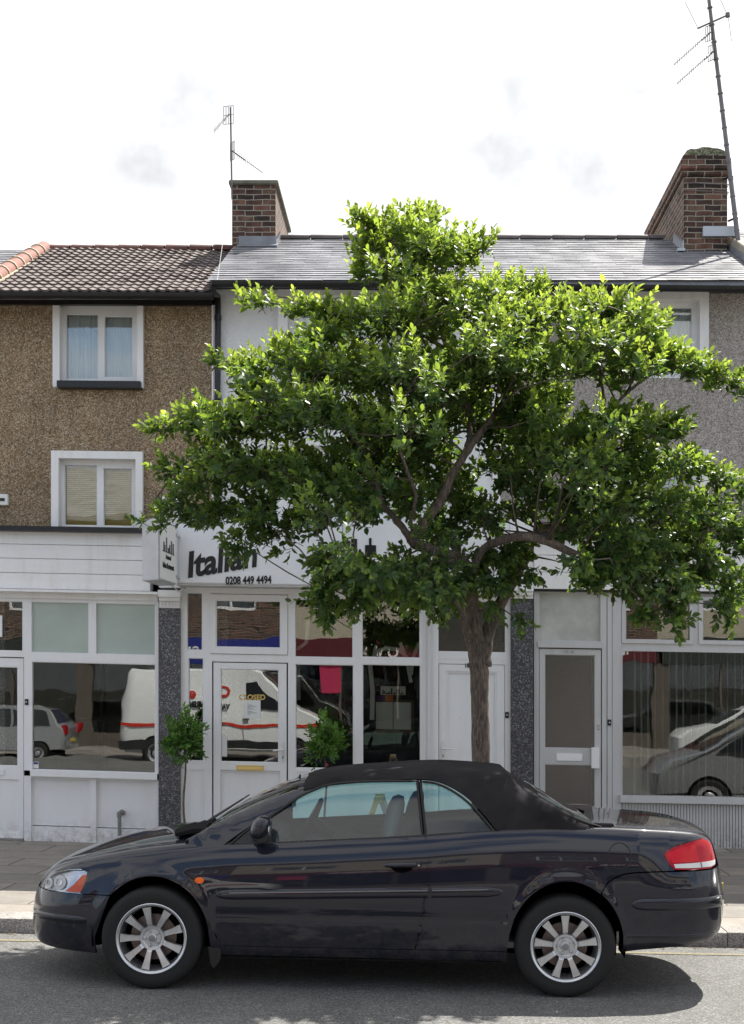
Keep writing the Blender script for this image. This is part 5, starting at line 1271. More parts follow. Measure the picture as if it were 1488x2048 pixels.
    mb = MB(); mb.tube([(hx0, s * (a_ + .006), z_ + .004), (hx0 + .03, s * (a_ + .026), z_ + .006), (hx0 + .11, s * (a_ + .03), z_ + .010), (hx0 + .19, s * (a_ + .028), z_ + .012), (hx0 + .205, s * (a_ + .008), z_ + .012)], [.012, .016, .018, .018, .014], 10)
    hd = mb.build('door_handle', PAINT, d, smooth=True, local=True)
    mb = MB(); mb.lathe([(0, s * (a_ + .034)), (.019, s * (a_ + .030)), (.021, s * (a_ + .0)), ], 'Y', 16, (hx0 + .215, 0, z_ + .012)); mb.build('lock_barrel', PAINT, hd, smooth=True, local=True)
    mb = MB(); mb.lathe([(0, s * (a_ + .037)), (.006, s * (a_ + .0365)), (.0062, s * (a_ + .030)), ], 'Y', 12, (hx0 + .215, 0, z_ + .012)); mb.build('key_slot', M['chrome'], hd, local=True)
    surf_panel('handle_recess', DARKM, hd, S1, [(hx0 + .02, z_ - .004), (hx0 + .18, z_ + .0), (hx0 + .165, z_ - .03), (hx0 + .11, z_ - .045), (hx0 + .06, z_ - .036)], s, off=.002, lip=0, sx=.02, sz=.02)
    # mirror
    mx_, mz_ = cp(511, 1664, 8.35)
    mb = MB()
    for i in range(13):
        th = math.pi * i / 12
        for k in range(20):
            ph = 2 * math.pi * k / 20; ex = math.copysign(abs(math.cos(ph)) ** .75, math.cos(ph)); ez = math.copysign(abs(math.sin(ph)) ** .75, math.sin(ph)); rs = math.sin(th) ** .7
            mb.v.append((mx_ - .062 * math.cos(th) + .02 * ez * rs - .01, s * (.955 + .105 * ex * rs), mz_ + .012 + .078 * ez * rs))
    for i in range(12):
        for k in range(20): mb.f.append((i * 20 + k, i * 20 + (k + 1) % 20, (i + 1) * 20 + (k + 1) % 20, (i + 1) * 20 + k))
    mr = mb.build('wing_mirror', PAINT, car, smooth=80, local=True)
    mb = MB(); mb.tube([(mx_ - .01, s * .90, mz_ - .05), (mx_ - .04, s * .80, mz_ - .055)], [.045, .05], 10); mb.build('mirror_stalk', PLAS, mr, smooth=True, local=True)
    mb = MB(); mb.lathe([(0, mx_ + .052), (.055, mx_ + .051), (.058, mx_ + .045)], 'X', 16, (0, s * .955, mz_ + .01)); mb.build('mirror_glass', M['chrome'], mr, local=True)
    # mud flap
    mb = MB(); q = side([(414, 1893), (438, 1896), (441, 1905), (438, 1924), (426, 1938), (420, 1930), (416, 1910)]); mb.prism(q, s * .82, s * .86); mb.build('mud_flap', RUB, car, local=True, bevel=.004)
# wipers, crumpled cloth at the cowl, badge
mb = MB()
for k in range(14):
    a = k / 13; mb.tube([(-1.62 + .10 * a, -.62 + .34 * a + .0, .985 + .012 * math.sin(k * 2.1)), (-1.50 + .12 * a, -.60 + .36 * a, 1.015 + .022 * math.sin(k * 1.3)), (-1.40 + .1 * a, -.64 + .3 * a, 1.03 + .02 * math.sin(k))], [.022, .03, .02], 6)
mb.build('cowl_cover', CLOTH, car, smooth=True, local=True)
for y0 in (-.55, .15):
    mb = MB(); mb.tube([(-1.50, y0, 1.01), (-1.36, y0 + .35, 1.10), (-1.33, y0 + .5, 1.12)], .008, 6); mb.tube([(-1.40, y0 + .02, 1.07), (-1.30, y0 + .62, 1.14)], .006, 6); mb.build('wiper', PLAS, car, local=True)
mb = MB(); mb.tube([(-1.62, -.52, .975), (-1.60, -.49, .985)], [.012, .006], 8); mb.build('washer_jet', PLAS, car, local=True)
# wheels
def wheel(name, xc, zc, s, rot):
    w = bpy.data.objects.new('wheel', None); COL.objects.link(w); w.parent = car; w.location = (xc, s * .77, zc)
    mb = MB(); T = [(.214, .085), (.222, .098), (.236, .102), (.262, .108), (.290, .108), (.312, .102), (.324, .088), (.3295, .07)]
    for k in range(5):   # tread grooves
        y = .06 - k * .03; T += [(.330, y + .012), (.330, y + .004), (.323, y + .002), (.323, y - .002), (.330, y - .004)]
    T += [(.3295, -.07), (.324, -.088), (.312, -.102), (.26, -.108), (.214, -.085)]
    mb.lathe([(r, -h) for r, h in T], 'Y', 72); t = mb.build('tyre', TYRE, w, smooth=50, local=True)
    mb = MB(); mb.lathe([(.222, .100), (.229, -.0), (.229, .0)], 'Y', 8); 
    mb = MB(); mb.lathe([(.215, -.1), (.226, -.108), (.231, -.104), (.226, -.097), (.212, -.094), (.205, -.06), (.195, .02), (.203, .08), (.21, .09)], 'Y', 64)
    rim = mb.build('rim', ALLOY, w, smooth=40, local=True)
    mb = MB()
    for k in range(9):
        a = R(rot + 40 * k); ca, sa = math.cos(a), math.sin(a)
        def pt(r, u, y): return (r * ca - u * sa, y, r * sa + u * ca)
        prof = [(.074, .016, -.070), (.09, .0155, -.082), (.15, .019, -.092), (.204, .027, -.098)]
        for (r0, h0, y0), (r1, h1, y1) in zip(prof[:-1], prof[1:]):
            mb.hexa([pt(r, sg * h, y) for r, h, yy in ((r0, h0, y0), (r1, h1, y1)) for sg in (-1, 1) for y in (yy, yy + .03)])
            for sg in (-1, 1):   # raised edges of the spoke
                mb.hexa([pt(r, sg * (h - q), y) for r, h, yy in ((r0, h0, y0), (r1, h1, y1)) for q in (0, .0045) for y in (yy - .004, yy + .001)])
    mb.build('spokes', ALLOY, rim, local=True)
    mb = MB(); mb.lathe([(0, -.082), (.024, -.082), (.028, -.078), (.03, -.066), (.055, -.066), (.064, -.074), (.078, -.076), (.082, -.066), (.08, -.03)], 'Y', 40); mb.build('hub', ALLOY, rim, smooth=30, local=True)
    mb = MB(); mb.lathe([(0, -.0865), (.018, -.086), (.022, -.0825)], 'Y', 24); mb.build('centre_cap', mat('grey_cap', (.25, .25, .26), .4, .6), rim, smooth=30, local=True)
    for k in range(5):
        a = R(rot + 12 + 72 * k); mb = MB(); mb.lathe([(0, -.084), (.006, -.083), (.0095, -.078), (.0105, -.064)], 'Y', 10, (.046 * math.cos(a), 0, .046 * math.sin(a))); mb.build('wheel_nut', ALLOY, rim, smooth=40, local=True)
    mb = MB(); mb.lathe([(0.05, -.02), (.15, -.02), (.152, -.008), (.05, -.008)], 'Y', 40); mb.build('brake_disc', mat('disc_metal', (.16, .13, .12), .5, .7), w, smooth=30, local=True)
    mb = MB(); mb.lathe([(.205, .03), (.0, .03)], 'Y', 32); mb.build('back_plate', DARKM, w, local=True)
    if s > 0: w.rotation_euler = (0, 0, math.pi)
    return w
for xc, zc in ((-1.714, .33), (.98, .33)):
    for s in (-1, 1): wheel('wheel', xc, zc, s, 100 if xc < 0 else 92)
# underside, wheel wells, cabin
mb = MB(); mb.box(-2.4, 1.36, -.54, .54, .22, .50); mb.box(1.36, 1.9, -.54, .54, .38, .50); mb.box(-1.3, .58, -.82, .82, .215, .30)
mb.box(-2.3, -2.1, -.66, .66, .24, .55); mb.box(-2.4, -1.35, -.53, .53, .5, .60); mb.box(.62, 1.85, -.53, .53, .5, .85); mb.box(1.40, 1.88, -.66, .66, .38, .62)
mb.build('underbody', DARKM, car, local=True)
for xc, zc, rx, rz in WHX:
    for s in (-1, 1):
        mb = MB(); n = 24; R0 = rx + .02, rz + .012
        for k in range(n + 1):
            a = math.pi * 1.1 * k / n - .05 * math.pi; x, z = xc + R0[0] * math.cos(a), zc + R0[1] * math.sin(a); mb.v += [(x, s * .55, z), (x, s * .845, z)]
        for k in range(n): mb.f.append((2 * k, 2 * k + 1, 2 * k + 3, 2 * k + 2))
        mb.build('wheel_arch', DARKM, car, local=True)
for s in (-1, 1):
    mb = MB(); top = .93
    mb.v = []
    xs = np.linspace(-1.15, .62, 16)
    for x in xs:
        zt_ = zbelt(x) - .012
        mb.v += [(x, s * .70, .30), (x, s * .74, .6), (x, s * .755, zt_ - .05), (x, s * .775, zt_)]
    for i in range(15):
        for j in range(3): mb.f.append((i * 4 + j, i * 4 + 4 + j, i * 4 + 5 + j, i * 4 + 1 + j))
    dt = mb.build('door_trim', TRIM, car, smooth=True, local=True)
    mb = MB(); mb.box(-.48, -.28, s * .735, s * .752, .86, .93); mb.build('inner_handle', PLAS, dt, local=True, bevel=.01)
mb = MB(); mb.box(-1.3, .95, -.78, .78, .30, .34); mb.build('cabin_floor', TRIM, car, local=True)
mb = MB(); mb.prism([(-1.42, .5), (-1.42, .96), (-1.2, .985), (-1.0, .96), (-.93, .86), (-.98, .5)], -.76, .76); mb.build('dashboard', PLAS, car, local=True, bevel=.02)
mb = MB(); mb.prism([(.62, .5), (.62, .97), (.85, 1.0), (1.25, 1.05), (1.25, .5)], -.53, .53); mb.build('rear_bulkhead', TRIM, car, local=True, bevel=.02)
def seat(x, y, z, hh=1.0):
    st = bpy.data.objects.new('seat', None); COL.objects.link(st); st.parent = car; st.location = (x, y, z)
    mb = MB(); mb.prism([(-.42, .0), (-.45, .10), (-.40, .16), (.05, .12), (.08, .0)], -.24, .24); mb.build('cushion', SEAT, st, smooth=True, local=True, bevel=.03)
    mb = MB(); n = 14; prof = [(0, .24, .08), (.2, .245, .075), (.4, .235, .06), (.52, .20, .05), (.56, .14, .055), (.64, .13, .062), (.72, .125, .062), (.79, .105, .055), (.84, .06, .038), (.855, .0, .0)]
    for hgt, wd, dp in prof:
        cx = .02 + hgt * .20
        for k in range(n): a = 2 * math.pi * k / n; mb.v.append((cx + dp * math.cos(a), wd * math.copysign(abs(math.sin(a)) ** .7, math.sin(a)), hgt * hh + .1))
    for i in range(len(prof) - 1):
        for k in range(n): mb.f.append((i * n + k, i * n + (k + 1) % n, i * n + n + (k + 1) % n, i * n + n + k))
    mb.build('backrest', SEAT, st, smooth=80, local=True)
seat(-.32, -.38, .34, .96); seat(-.18, .38, .34, .93)
sw = bpy.data.objects.new('steering_wheel', None); COL.objects.link(sw); sw.parent = car; sw.location = (-.80, .36, .98); sw.rotation_euler = (0, R(-62), 0)
mb = MB(); mb.tube([(.19 * math.cos(2 * math.pi * k / 32), .19 * math.sin(2 * math.pi * k / 32), 0) for k in range(33)], .016, 8); mb.build('wheel_rim', PLAS, sw, smooth=True, local=True)
mb = MB(); mb.tube([(-.19, 0, 0), (0, 0, -.03), (.19, 0, 0)], .02, 8); mb.tube([(0, -.19, 0), (0, 0, -.03), (0, .19, 0)], .02, 8); mb.lathe([(0, .01), (.06, .0), (.07, -.04), (.03, -.2)], 'Z', 16); mb.build('spokes', PLAS, sw, smooth=True, local=True)
mb = MB(); mb.hexa([(-.87 + a, y, 1.27 + z) for a in (0, .03) for y in (-.11, .11) for z in (0, .06)]); mb.tube([(-.86, 0, 1.30), (-.84, 0, 1.36)], .008, 6); mb.build('rear_view_mirror', PLAS, car, local=True, bevel=.006)
mb = MB(); mb.tube([(1.55, -.42, .31), (1.80, -.42, .30)], .032, 12); mb.build('exhaust', mat('exhaust_metal', (.05, .045, .04), .6, .5), car, smooth=True, local=True)
mb = MB(); mb.hexa([(2.12 + a, y, .57 + z) for a in (0, .02) for y in (-.26, .26) for z in (0, .11)]); mb.build('number_plate', mat('yellow_plate', (.6, .45, .05), .5), car, local=True)
# ------------------------------------------------------------------ leaves
def leafmat(name, old, young, tr_old, tr_young):
    m = bpy.data.materials.new(name); m.use_nodes = True; n = m.node_tree.nodes; l = m.node_tree.links.new; n.clear()
    o = n.new('ShaderNodeOutputMaterial'); at = n.new('ShaderNodeAttribute'); at.attribute_name = 'leafcol'
    sp = n.new('ShaderNodeSeparateColor'); l(at.outputs['Color'], sp.inputs[0])
    def mixc(a, b_):
        x = n.new('ShaderNodeMix'); x.data_type = 'RGBA'; l(sp.outputs[0], x.inputs['Factor']); x.inputs['A'].default_value = (*a, 1); x.inputs['B'].default_value = (*b_, 1)
        h = n.new('ShaderNodeHueSaturation'); rr = n.new('ShaderNodeMapRange'); rr.inputs[3].default_value = .65; rr.inputs[4].default_value = 1.35; l(sp.outputs[1], rr.inputs[0]); l(rr.outputs[0], h.inputs['Value'])
        l(x.outputs['Result'], h.inputs['Color']); return h
    p = n.new('ShaderNodeBsdfPrincipled'); l(mixc(old, young).outputs[0], p.inputs['Base Color']); p.inputs['Roughness'].default_value = .5; p.inputs['Specular IOR Level'].default_value = .3
    t = n.new('ShaderNodeBsdfTranslucent'); l(mixc(tr_old, tr_young).outputs[0], t.inputs[0])
    a = n.new('ShaderNodeAddShader'); l(p.outputs[0], a.inputs[0]); l(t.outputs[0], a.inputs[1]); l(a.outputs[0], o.inputs[0]); return m
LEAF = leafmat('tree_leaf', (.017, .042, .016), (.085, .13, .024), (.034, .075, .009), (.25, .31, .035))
BAYLEAF = leafmat('bay_leaf', (.03, .075, .016), (.07, .14, .025), (.03, .07, .008), (.08, .16, .015))
def leaf_mesh(name, rows, m, parent, off=(0, 0, 0)):
    """rows: list of (pos, dir, normal, length, width, age)"""
    N = len(rows); P = np.array([r[0] for r in rows]) - np.array(off); D = np.array([r[1] for r in rows]); U = np.array([r[2] for r in rows])
    L_ = np.array([r[3] for r in rows])[:, None]; W_ = np.array([r[4] for r in rows])[:, None]; age = np.array([r[5] for r in rows])
    D /= np.linalg.norm(D, axis=1)[:, None]; U -= D * (U * D).sum(1)[:, None]; U /= np.maximum(1e-6, np.linalg.norm(U, axis=1))[:, None]; S = np.cross(D, U)
    tpl = [(0, 0, 0), (.30, -.42, .16), (.68, -.40, .14), (1, 0, -.10), (.68, .40, .14), (.30, .42, .16), (.33, 0, .0), (.68, 0, -.02)]
    V = np.stack([P + D * L_ * a + S * W_ * b + U * W_ * c for a, b, c in tpl], 1).reshape(-1, 3)
    F = [(0, 6, 1), (1, 6, 7, 2), (2, 7, 3), (3, 7, 4), (4, 7, 6, 5), (5, 6, 0)]
    nl = sum(len(f) for f in F); base = (np.arange(N) * 8)[:, None]
    loops = (base + np.array([i for f in F for i in f])[None, :]).reshape(-1); tot = np.tile([len(f) for f in F], N)
    st = np.concatenate([[0], np.cumsum(tot)[:-1]])
    me = bpy.data.meshes.new(name); me.vertices.add(N * 8); me.vertices.foreach_set('co', V.reshape(-1).astype(np.float32))
    me.loops.add(len(loops)); me.loops.foreach_set('vertex_index', loops.astype(np.int32)); me.polygons.add(len(tot)); me.polygons.foreach_set('loop_start', st.astype(np.int32)); me.polygons.foreach_set('loop_total', tot.astype(np.int32))
    me.update(calc_edges=True); me.polygons.foreach_set('use_smooth', [True] * len(tot))
    ca = me.color_attributes.new('leafcol', 'FLOAT_COLOR', 'POINT'); g = np.random.rand(N); c = np.stack([age, g, g, np.ones(N)], 1); ca.data.foreach_set('color', np.repeat(c, 8, 0).reshape(-1).astype(np.float32))
    me.materials.append(m); me.validate(); o = bpy.data.objects.new(name, me); COL.objects.link(o); o.parent = parent; return o
def rv(): 
    v = np.random.normal(size=3); return v / np.linalg.norm(v)
def shoot(rows, p, d, length, n, size, age0, tw=None, wr=.60):
    d = d / np.linalg.norm(d); a = np.cross(d, [0, 0, 1.]); a = a / max(1e-6, np.linalg.norm(a)); b = np.cross(a, d); ph = random.random() * 6.28
    for k in range(n):
        f = (k + .6) / n; ph += 2.4; out_ = a * math.cos(ph) + b * math.sin(ph)
        ld = d * (.35 + .9 * f) + out_ * (1.05 - .55 * f) + np.array([0, 0, -.12 + .1 * random.random()]) + rv() * .18
        up = d * .8 - out_ * .5 + np.array([0, 0, .7]) + rv() * .35
        s = size * (.75 + .45 * random.random()) * (1 - .25 * f)
        rows.append((p + d * length * f, ld, up, s, s * wr * (.9 + .25 * random.random()), min(1, max(0, age0 + .35 * f + random.uniform(-.2, .2)))))
    if tw is not None: tw.tube([tuple(p - d * .05), tuple(p + d * length * .95)], [.0035, .0015], 3, caps=False)

# ------------------------------------------------------------------ street tree
TD = 11.1
tree = thing('street_tree', 'spreading broadleaf street tree with a forked trunk behind the convertible', 'tree', (X(962, TD), TD, .1))
def q3(px, py, d=TD): return Vector((X(px, d), d, Z(py, d)))
limbs = [
 ([(960, 1745), (961, 1600), (961, 1450), (959, 1350), (957, 1290)], [.095, .078, .075, .078, .088], [0, 0, 0, 0, 0]),
 ([(958, 1340), (950, 1270), (946, 1215), (940, 1160), (925, 1120), (880, 1105), (835, 1090), (825, 1078)], [.078, .064, .05, .046, .044, .042, .045, .048], [0, -.02, -.05, -.08, -.12, -.2, -.25, -.25]),
 ([(944, 1300), (932, 1255), (922, 1215), (895, 1180), (850, 1165), (790, 1160)], [.045, .036, .032, .026, .02, .012], [0, -.1, -.25, -.45, -.6, -.7]),
 ([(825, 1080), (850, 1045), (885, 995), (905, 950), (935, 900), (965, 860), (1000, 815), (1030, 760), (1060, 700), (1080, 640)], [.044, .04, .038, .034, .032, .028, .024, .02, .014, .01], [-.25, -.3, -.3, -.3, -.25, -.2, -.1, 0, .1, .15]),
 ([(935, 900), (940, 840), (925, 780), (895, 700), (870, 620), (845, 540), (838, 460)], [.028, .024, .022, .019, .016, .012, .006], [-.25, -.1, 0, .1, .1, .05, 0]),
 ([(825, 1082), (800, 1050), (765, 1010), (730, 985), (670, 960), (590, 950), (500, 930), (410, 930), (350, 945)], [.034, .028, .024, .022, .02, .018, .014, .01, .006], [-.25, -.2, -.1, 0, .05, .05, 0, -.1, -.15]),
 ([(765, 1010), (740, 930), (690, 860), (610, 830), (520, 800), (430, 835), (340, 850)], [.022, .02, .017, .014, .011, .008, .005], [-.1, -.2, -.3, -.35, -.3, -.2, -.15]),
 ([(690, 860), (660, 780), (600, 735), (520, 725), (440, 722)], [.016, .013, .01, .007, .004], [-.3, -.2, 0, .05, -.1]),
 ([(895, 700), (820, 660), (720, 640), (620, 618), (500, 600)], [.018, .014, .011, .008, .003], [.1, 0, -.1, -.1, -.1]),
 ([(845, 540), (790, 490), (735, 450)], [.01, .007, .004], [.05, 0, -.1]), ([(850, 560), (900, 510), (950, 485)], [.01, .007, .004], [.05, 0, .1]),
 ([(965, 1330), (975, 1265), (1000, 1210), (1025, 1165), (1050, 1120), (1080, 1060), (1140, 1050), (1165, 1005), (1190, 985), (1260, 990), (1330, 1000), (1420, 1010)], [.072, .058, .052, .046, .036, .03, .03, .03, .027, .022, .016, .008], [0, .03, .05, .1, .15, .2, .15, .1, .1, .05, 0, 0]),
 ([(940, 1160), (965, 1100), (1010, 1079), (1050, 1073), (1100, 1085), (1150, 1108), (1210, 1120), (1300, 1130), (1380, 1130), (1450, 1170)], [.034, .032, .036, .036, .034, .03, .024, .018, .012, .006], [-.08, -.15, -.35, -.42, -.42, -.38, -.3, -.2, -.1, -.1]),
 ([(1165, 1005), (1180, 920), (1210, 840), (1260, 780), (1330, 740), (1420, 755)], [.024, .02, .017, .013, .01, .005], [.1, 0, -.1, -.1, 0, 0]),
 ([(1210, 840), (1200, 740), (1190, 650), (1250, 620)], [.014, .011, .008, .004], [-.1, 0, 0, 0]), ([(1180, 920), (1260, 890), (1350, 870), (1440, 950)], [.014, .011, .008, .005], [0, -.1, -.1, 0]),
 ([(925, 1120), (800, 1130), (700, 1130), (640, 1180)], [.02, .016, .012, .006], [-.12, -.45, -.65, -.75]), ([(1030, 760), (1010, 680), (990, 590)], [.012, .01, .006], [0, .1, .1]),
 ([(1210, 1120), (1260, 1180), (1320, 1220)], [.014, .009, .004], [-.3, -.4, -.45]), ([(830, 1085), (822, 1040), (830, 990), (800, 900), (790, 800), (780, 700)], [.018, .016, .014, .012, .009, .006], [-.25, -.4, -.5, -.6, -.6, -.4])]
def barkmat():
    m, n, l, b = newmat('bark'); tc = n.new('ShaderNodeTexCoord'); mp = n.new('ShaderNodeMapping'); mp.inputs['Scale'].default_value = (1, 1, .16); l(tc.outputs['Object'], mp.inputs[0])
    z = n.new('ShaderNodeTexNoise'); z.inputs['Scale'].default_value = 75; z.inputs['Detail'].default_value = 8; z.inputs['Roughness'].default_value = .7; l(mp.outputs[0], z.inputs[0])
    r = ramp(n, [(.32, (.035, .030, .026)), (.5, (.12, .10, .085)), (.66, (.22, .185, .16)), (.8, (.30, .275, .24))]); l(z.outputs[0], r.inputs[0])
    z2 = n.new('ShaderNodeTexNoise'); z2.inputs['Scale'].default_value = 6; z2.inputs['Detail'].default_value = 6; l(tc.outputs['Object'], z2.inputs[0])
    r2 = ramp(n, [(.35, (.75, .72, .7)), (.65, (1.2, 1.15, 1.1))]); l(z2.outputs[0], r2.inputs[0])
    mm = n.new('ShaderNodeMix'); mm.data_type = 'RGBA'; mm.blend_type = 'MULTIPLY'; mm.inputs['Factor'].default_value = 1; l(r.outputs[0], mm.inputs['A']); l(r2.outputs[0], mm.inputs['B'])
    l(mm.outputs['Result'], b.inputs['Base Color']); b.inputs['Roughness'].default_value = .95
    bp = n.new('ShaderNodeBump'); bp.inputs['Strength'].default_value = 1; bp.inputs['Distance'].default_value = .012; l(z.outputs[0], bp.inputs['Height']); l(bp.outputs[0], b.inputs['Normal']); return m
BARK = barkmat()
trunk = MB(); branch = MB(); nodes = []
def cat3(P, n):
    out_ = []
    for i in range(len(P) - 1):
        p0 = P[max(0, i - 1)]; p1, p2 = P[i], P[i + 1]; p3 = P[min(len(P) - 1, i + 2)]
        for k in range(n):
            u = k / n; out_.append([.5 * (2 * b + (c - a) * u + (2 * a - 5 * b + 4 * c - d) * u * u + (3 * b - a - 3 * c + d) * u ** 3) for a, b, c, d in zip(p0, p1, p2, p3)])
    return out_ + [list(P[-1])]
for li, (pts, rad, dd) in enumerate(limbs):
    P = [tuple(q3(px, py, TD + o)) + (r,) for (px, py), r, o in zip(pts, rad, dd)]
    S = cat3(P, 6)
    for s in S:
        w = .006 if li else .004
        s[0] += random.uniform(-w, w); s[1] += random.uniform(-w, w)
    (trunk if li in (0, 1, 11) else branch).tube([s[:3] for s in S], [max(.002, s[3] * random.uniform(.95, 1.06)) for s in S], 14 if rad[0] > .03 else 7)
    for s in S[4:]: nodes.append(np.array(s[:4]))
trunk.build('trunk', BARK, tree, smooth=180, recalc=False)
CL = """842 432 36 30 11.1;740 445 46 28 11.0;790 480 66 36 11.3;860 490 56 42 10.9;948 488 38 32 11.2;738 500 42 30 11;905 525 52 32 11.4;800 545 56 36 11;730 545 30 22 11.2;855 585 66 38 11
520 603 40 13 11.0;485 600 16 8 11;590 612 38 18 10.9;640 625 42 24 11;690 640 46 30 11.1;650 678 50 26 10.8
760 640 76 46 10.8;850 640 76 50 11.3;930 605 56 42 11;1000 590 56 36 11.2;1068 578 34 22 10.9;1020 650 86 50 10.7;1110 625 64 34 11.4;1180 628 50 34 11;1250 625 54 34 11;1290 660 56 40 11.2;1190 690 76 46 10.6;1310 710 60 36 10.9;1370 730 54 30 11;1430 758 46 24 11;1475 775 24 20 11
430 727 20 14 10.8;500 735 52 24 11;560 718 52 34 11.2;620 740 64 44 10.9;700 740 76 50 11.4;790 740 86 56 10.6;900 740 86 56 11.2;1000 740 76 50 10.9;1090 725 76 44 11.3;1240 745 54 30 11.2;1160 730 50 30 11
330 850 36 18 10.8;390 845 50 30 11;460 850 64 40 10.7;540 830 76 50 11.2;520 785 50 30 11;620 830 76 54 10.6;710 850 76 56 11.3;800 850 76 56 10.8;880 850 56 46 11.6;430 900 54 28 11
340 940 34 22 10.9;400 960 54 34 11.2;480 940 76 44 10.8;570 940 76 50 11.3;660 950 76 50 10.7;760 950 70 50 11.2;350 1010 40 26 10.7;320 1045 28 14 10.9;278 1047 16 7 10.8;420 1030 54 28 11;510 1020 54 34 10.9;488 1090 36 24 10.8;560 1070 46 34 11;640 1030 60 36 10.8;730 1020 50 34 11.3
680 1130 64 40 10.4;640 1190 36 36 10.3;740 1160 70 42 10.5;810 1140 64 46 10.7;860 1180 56 40 10.5;900 1140 46 42 10.9;650 1232 20 14 10.3;710 1200 40 24 10.4;880 1060 50 40 11.4;960 1030 50 40 11.4
1060 820 64 44 10.9;970 870 40 40 11.4;1150 870 60 36 11.2;1230 845 64 38 10.8;1300 860 54 34 11.1;1350 850 38 28 11;1080 900 64 46 11;1180 930 76 40 10.7;1280 930 64 40 11.2;1370 930 54 30 10.9;1430 960 44 24 11;1480 985 20 20 11;1040 960 54 34 11.2;1130 990 64 36 10.9;1230 1010 76 40 11.1;1330 1010 64 40 10.8;1420 1030 54 44 11.1;1470 1080 36 44 10.9
1060 1010 46 30 11.2;1150 1050 60 32 11.3;1240 1085 76 46 10.8;1330 1090 64 50 11.1;1400 1130 54 40 10.9;1460 1170 40 40 11;1180 1140 54 30 10.7;1165 1178 24 14 10.6;1260 1160 54 40 10.9;1330 1180 50 40 10.7;1285 1228 32 18 10.7;1350 1235 24 24 10.6;1440 1215 24 26 10.8;1470 1235 12 10 10.9
1010 1105 44 38 11;1062 1150 24 18 10.9;965 1120 36 36 11.2;1000 1155 38 32 10.9;1032 1235 18 10 10.9;985 1215 10 20 10.9;920 1195 34 28 11.2;870 1222 22 10 10.8
860 910 60 46 11.8;900 960 50 36 11.7;820 1000 50 34 11.6;940 800 50 36 11.6;990 930 46 30 11.8;790 890 60 40 11.9;1010 850 50 40 11.8;870 780 60 40 10.5;960 700 60 40 10.5;1100 800 50 34 11.7;900 1000 40 26 11.9;1060 880 50 40 11.9"""
clumps = [tuple(float(v) for v in c.split()) for ln in CL.split('\n') for c in ln.split(';')]
cx0, cz0 = X(900, TD), Z(900, TD); allc = []
for (px, py, rx, ry, d) in clumps:
    c = np.array(q3(px, py, d)); r = (rx * d / FPX, ry * d / FPX); f = max(0, 1 - (abs(c[0] - cx0) / 2.6) ** 2) * max(.2, 1 - (abs(c[2] - cz0) / 2.6) ** 2)
    allc.append((c, r, 1.0, py))
    if rx >= 50:
        for sgn in (-1, 1):
            o = sgn * random.uniform(.45, 1.25) * (.35 + .65 * f)
            dn = d + o; c2 = np.array([X(px, dn) + random.uniform(-.1, .1), dn, Z(py, dn) + random.uniform(-.08, .08)]); allc.append((c2, (r[0] * .8, r[1] * .8), .42, py))
rows = []; tw = MB(); cen = np.array([X(930, TD), TD, Z(1020, TD)])
for c, r, dens, py in allc:
    area = math.pi * r[0] * r[1]; nl = area * 4000 * dens; ns = max(3, int(nl / 9))
    # branch to the clump
    nd = min(nodes, key=lambda q: np.linalg.norm(q[:3] - c) + (0.25 if q[2] > c[2] + .1 else 0)); v = c - nd[:3]; L_ = np.linalg.norm(v)
    if L_ > .05: mid = nd[:3] + v * .5 + rv() * L_ * .12; mid[2] += L_ * .06; branch.tube([tuple(nd[:3]), tuple(mid), tuple(c)], [min(nd[3] * .6, .011), .0065, .004], 5)
    ry_ = (r[0] + r[1]) * .5
    for k in range(ns):
        u = rv() * random.random() ** .42; p = c + np.array([u[0] * r[0], u[1] * ry_, u[2] * r[1]])
        outw = p - cen; outw /= np.linalg.norm(outw)
        d = u * .55 + outw * .45 + np.array([0, 0, .42]) + rv() * .35
        if py > 1080: d[2] -= .45
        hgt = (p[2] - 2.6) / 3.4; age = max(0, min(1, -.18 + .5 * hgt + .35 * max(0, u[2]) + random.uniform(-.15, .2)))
        n = random.randint(7, 11); shoot(rows, p - d * .06, d, random.uniform(.09, .2), n, random.uniform(.060, .088), age, tw if k % 2 else None)
        if k % 6 == 0: branch.tube([tuple(c + u * .02), tuple(p)], [.004, .002], 4, caps=False)
print('LEAVES', len(rows))
branch.build('branches', BARK, tree, smooth=180, recalc=False)
tw.build('twigs', mat('twig', (.07, .07, .03), .8), tree, recalc=False)
leaf_mesh('foliage', rows, LEAF, tree, OFF[tree])

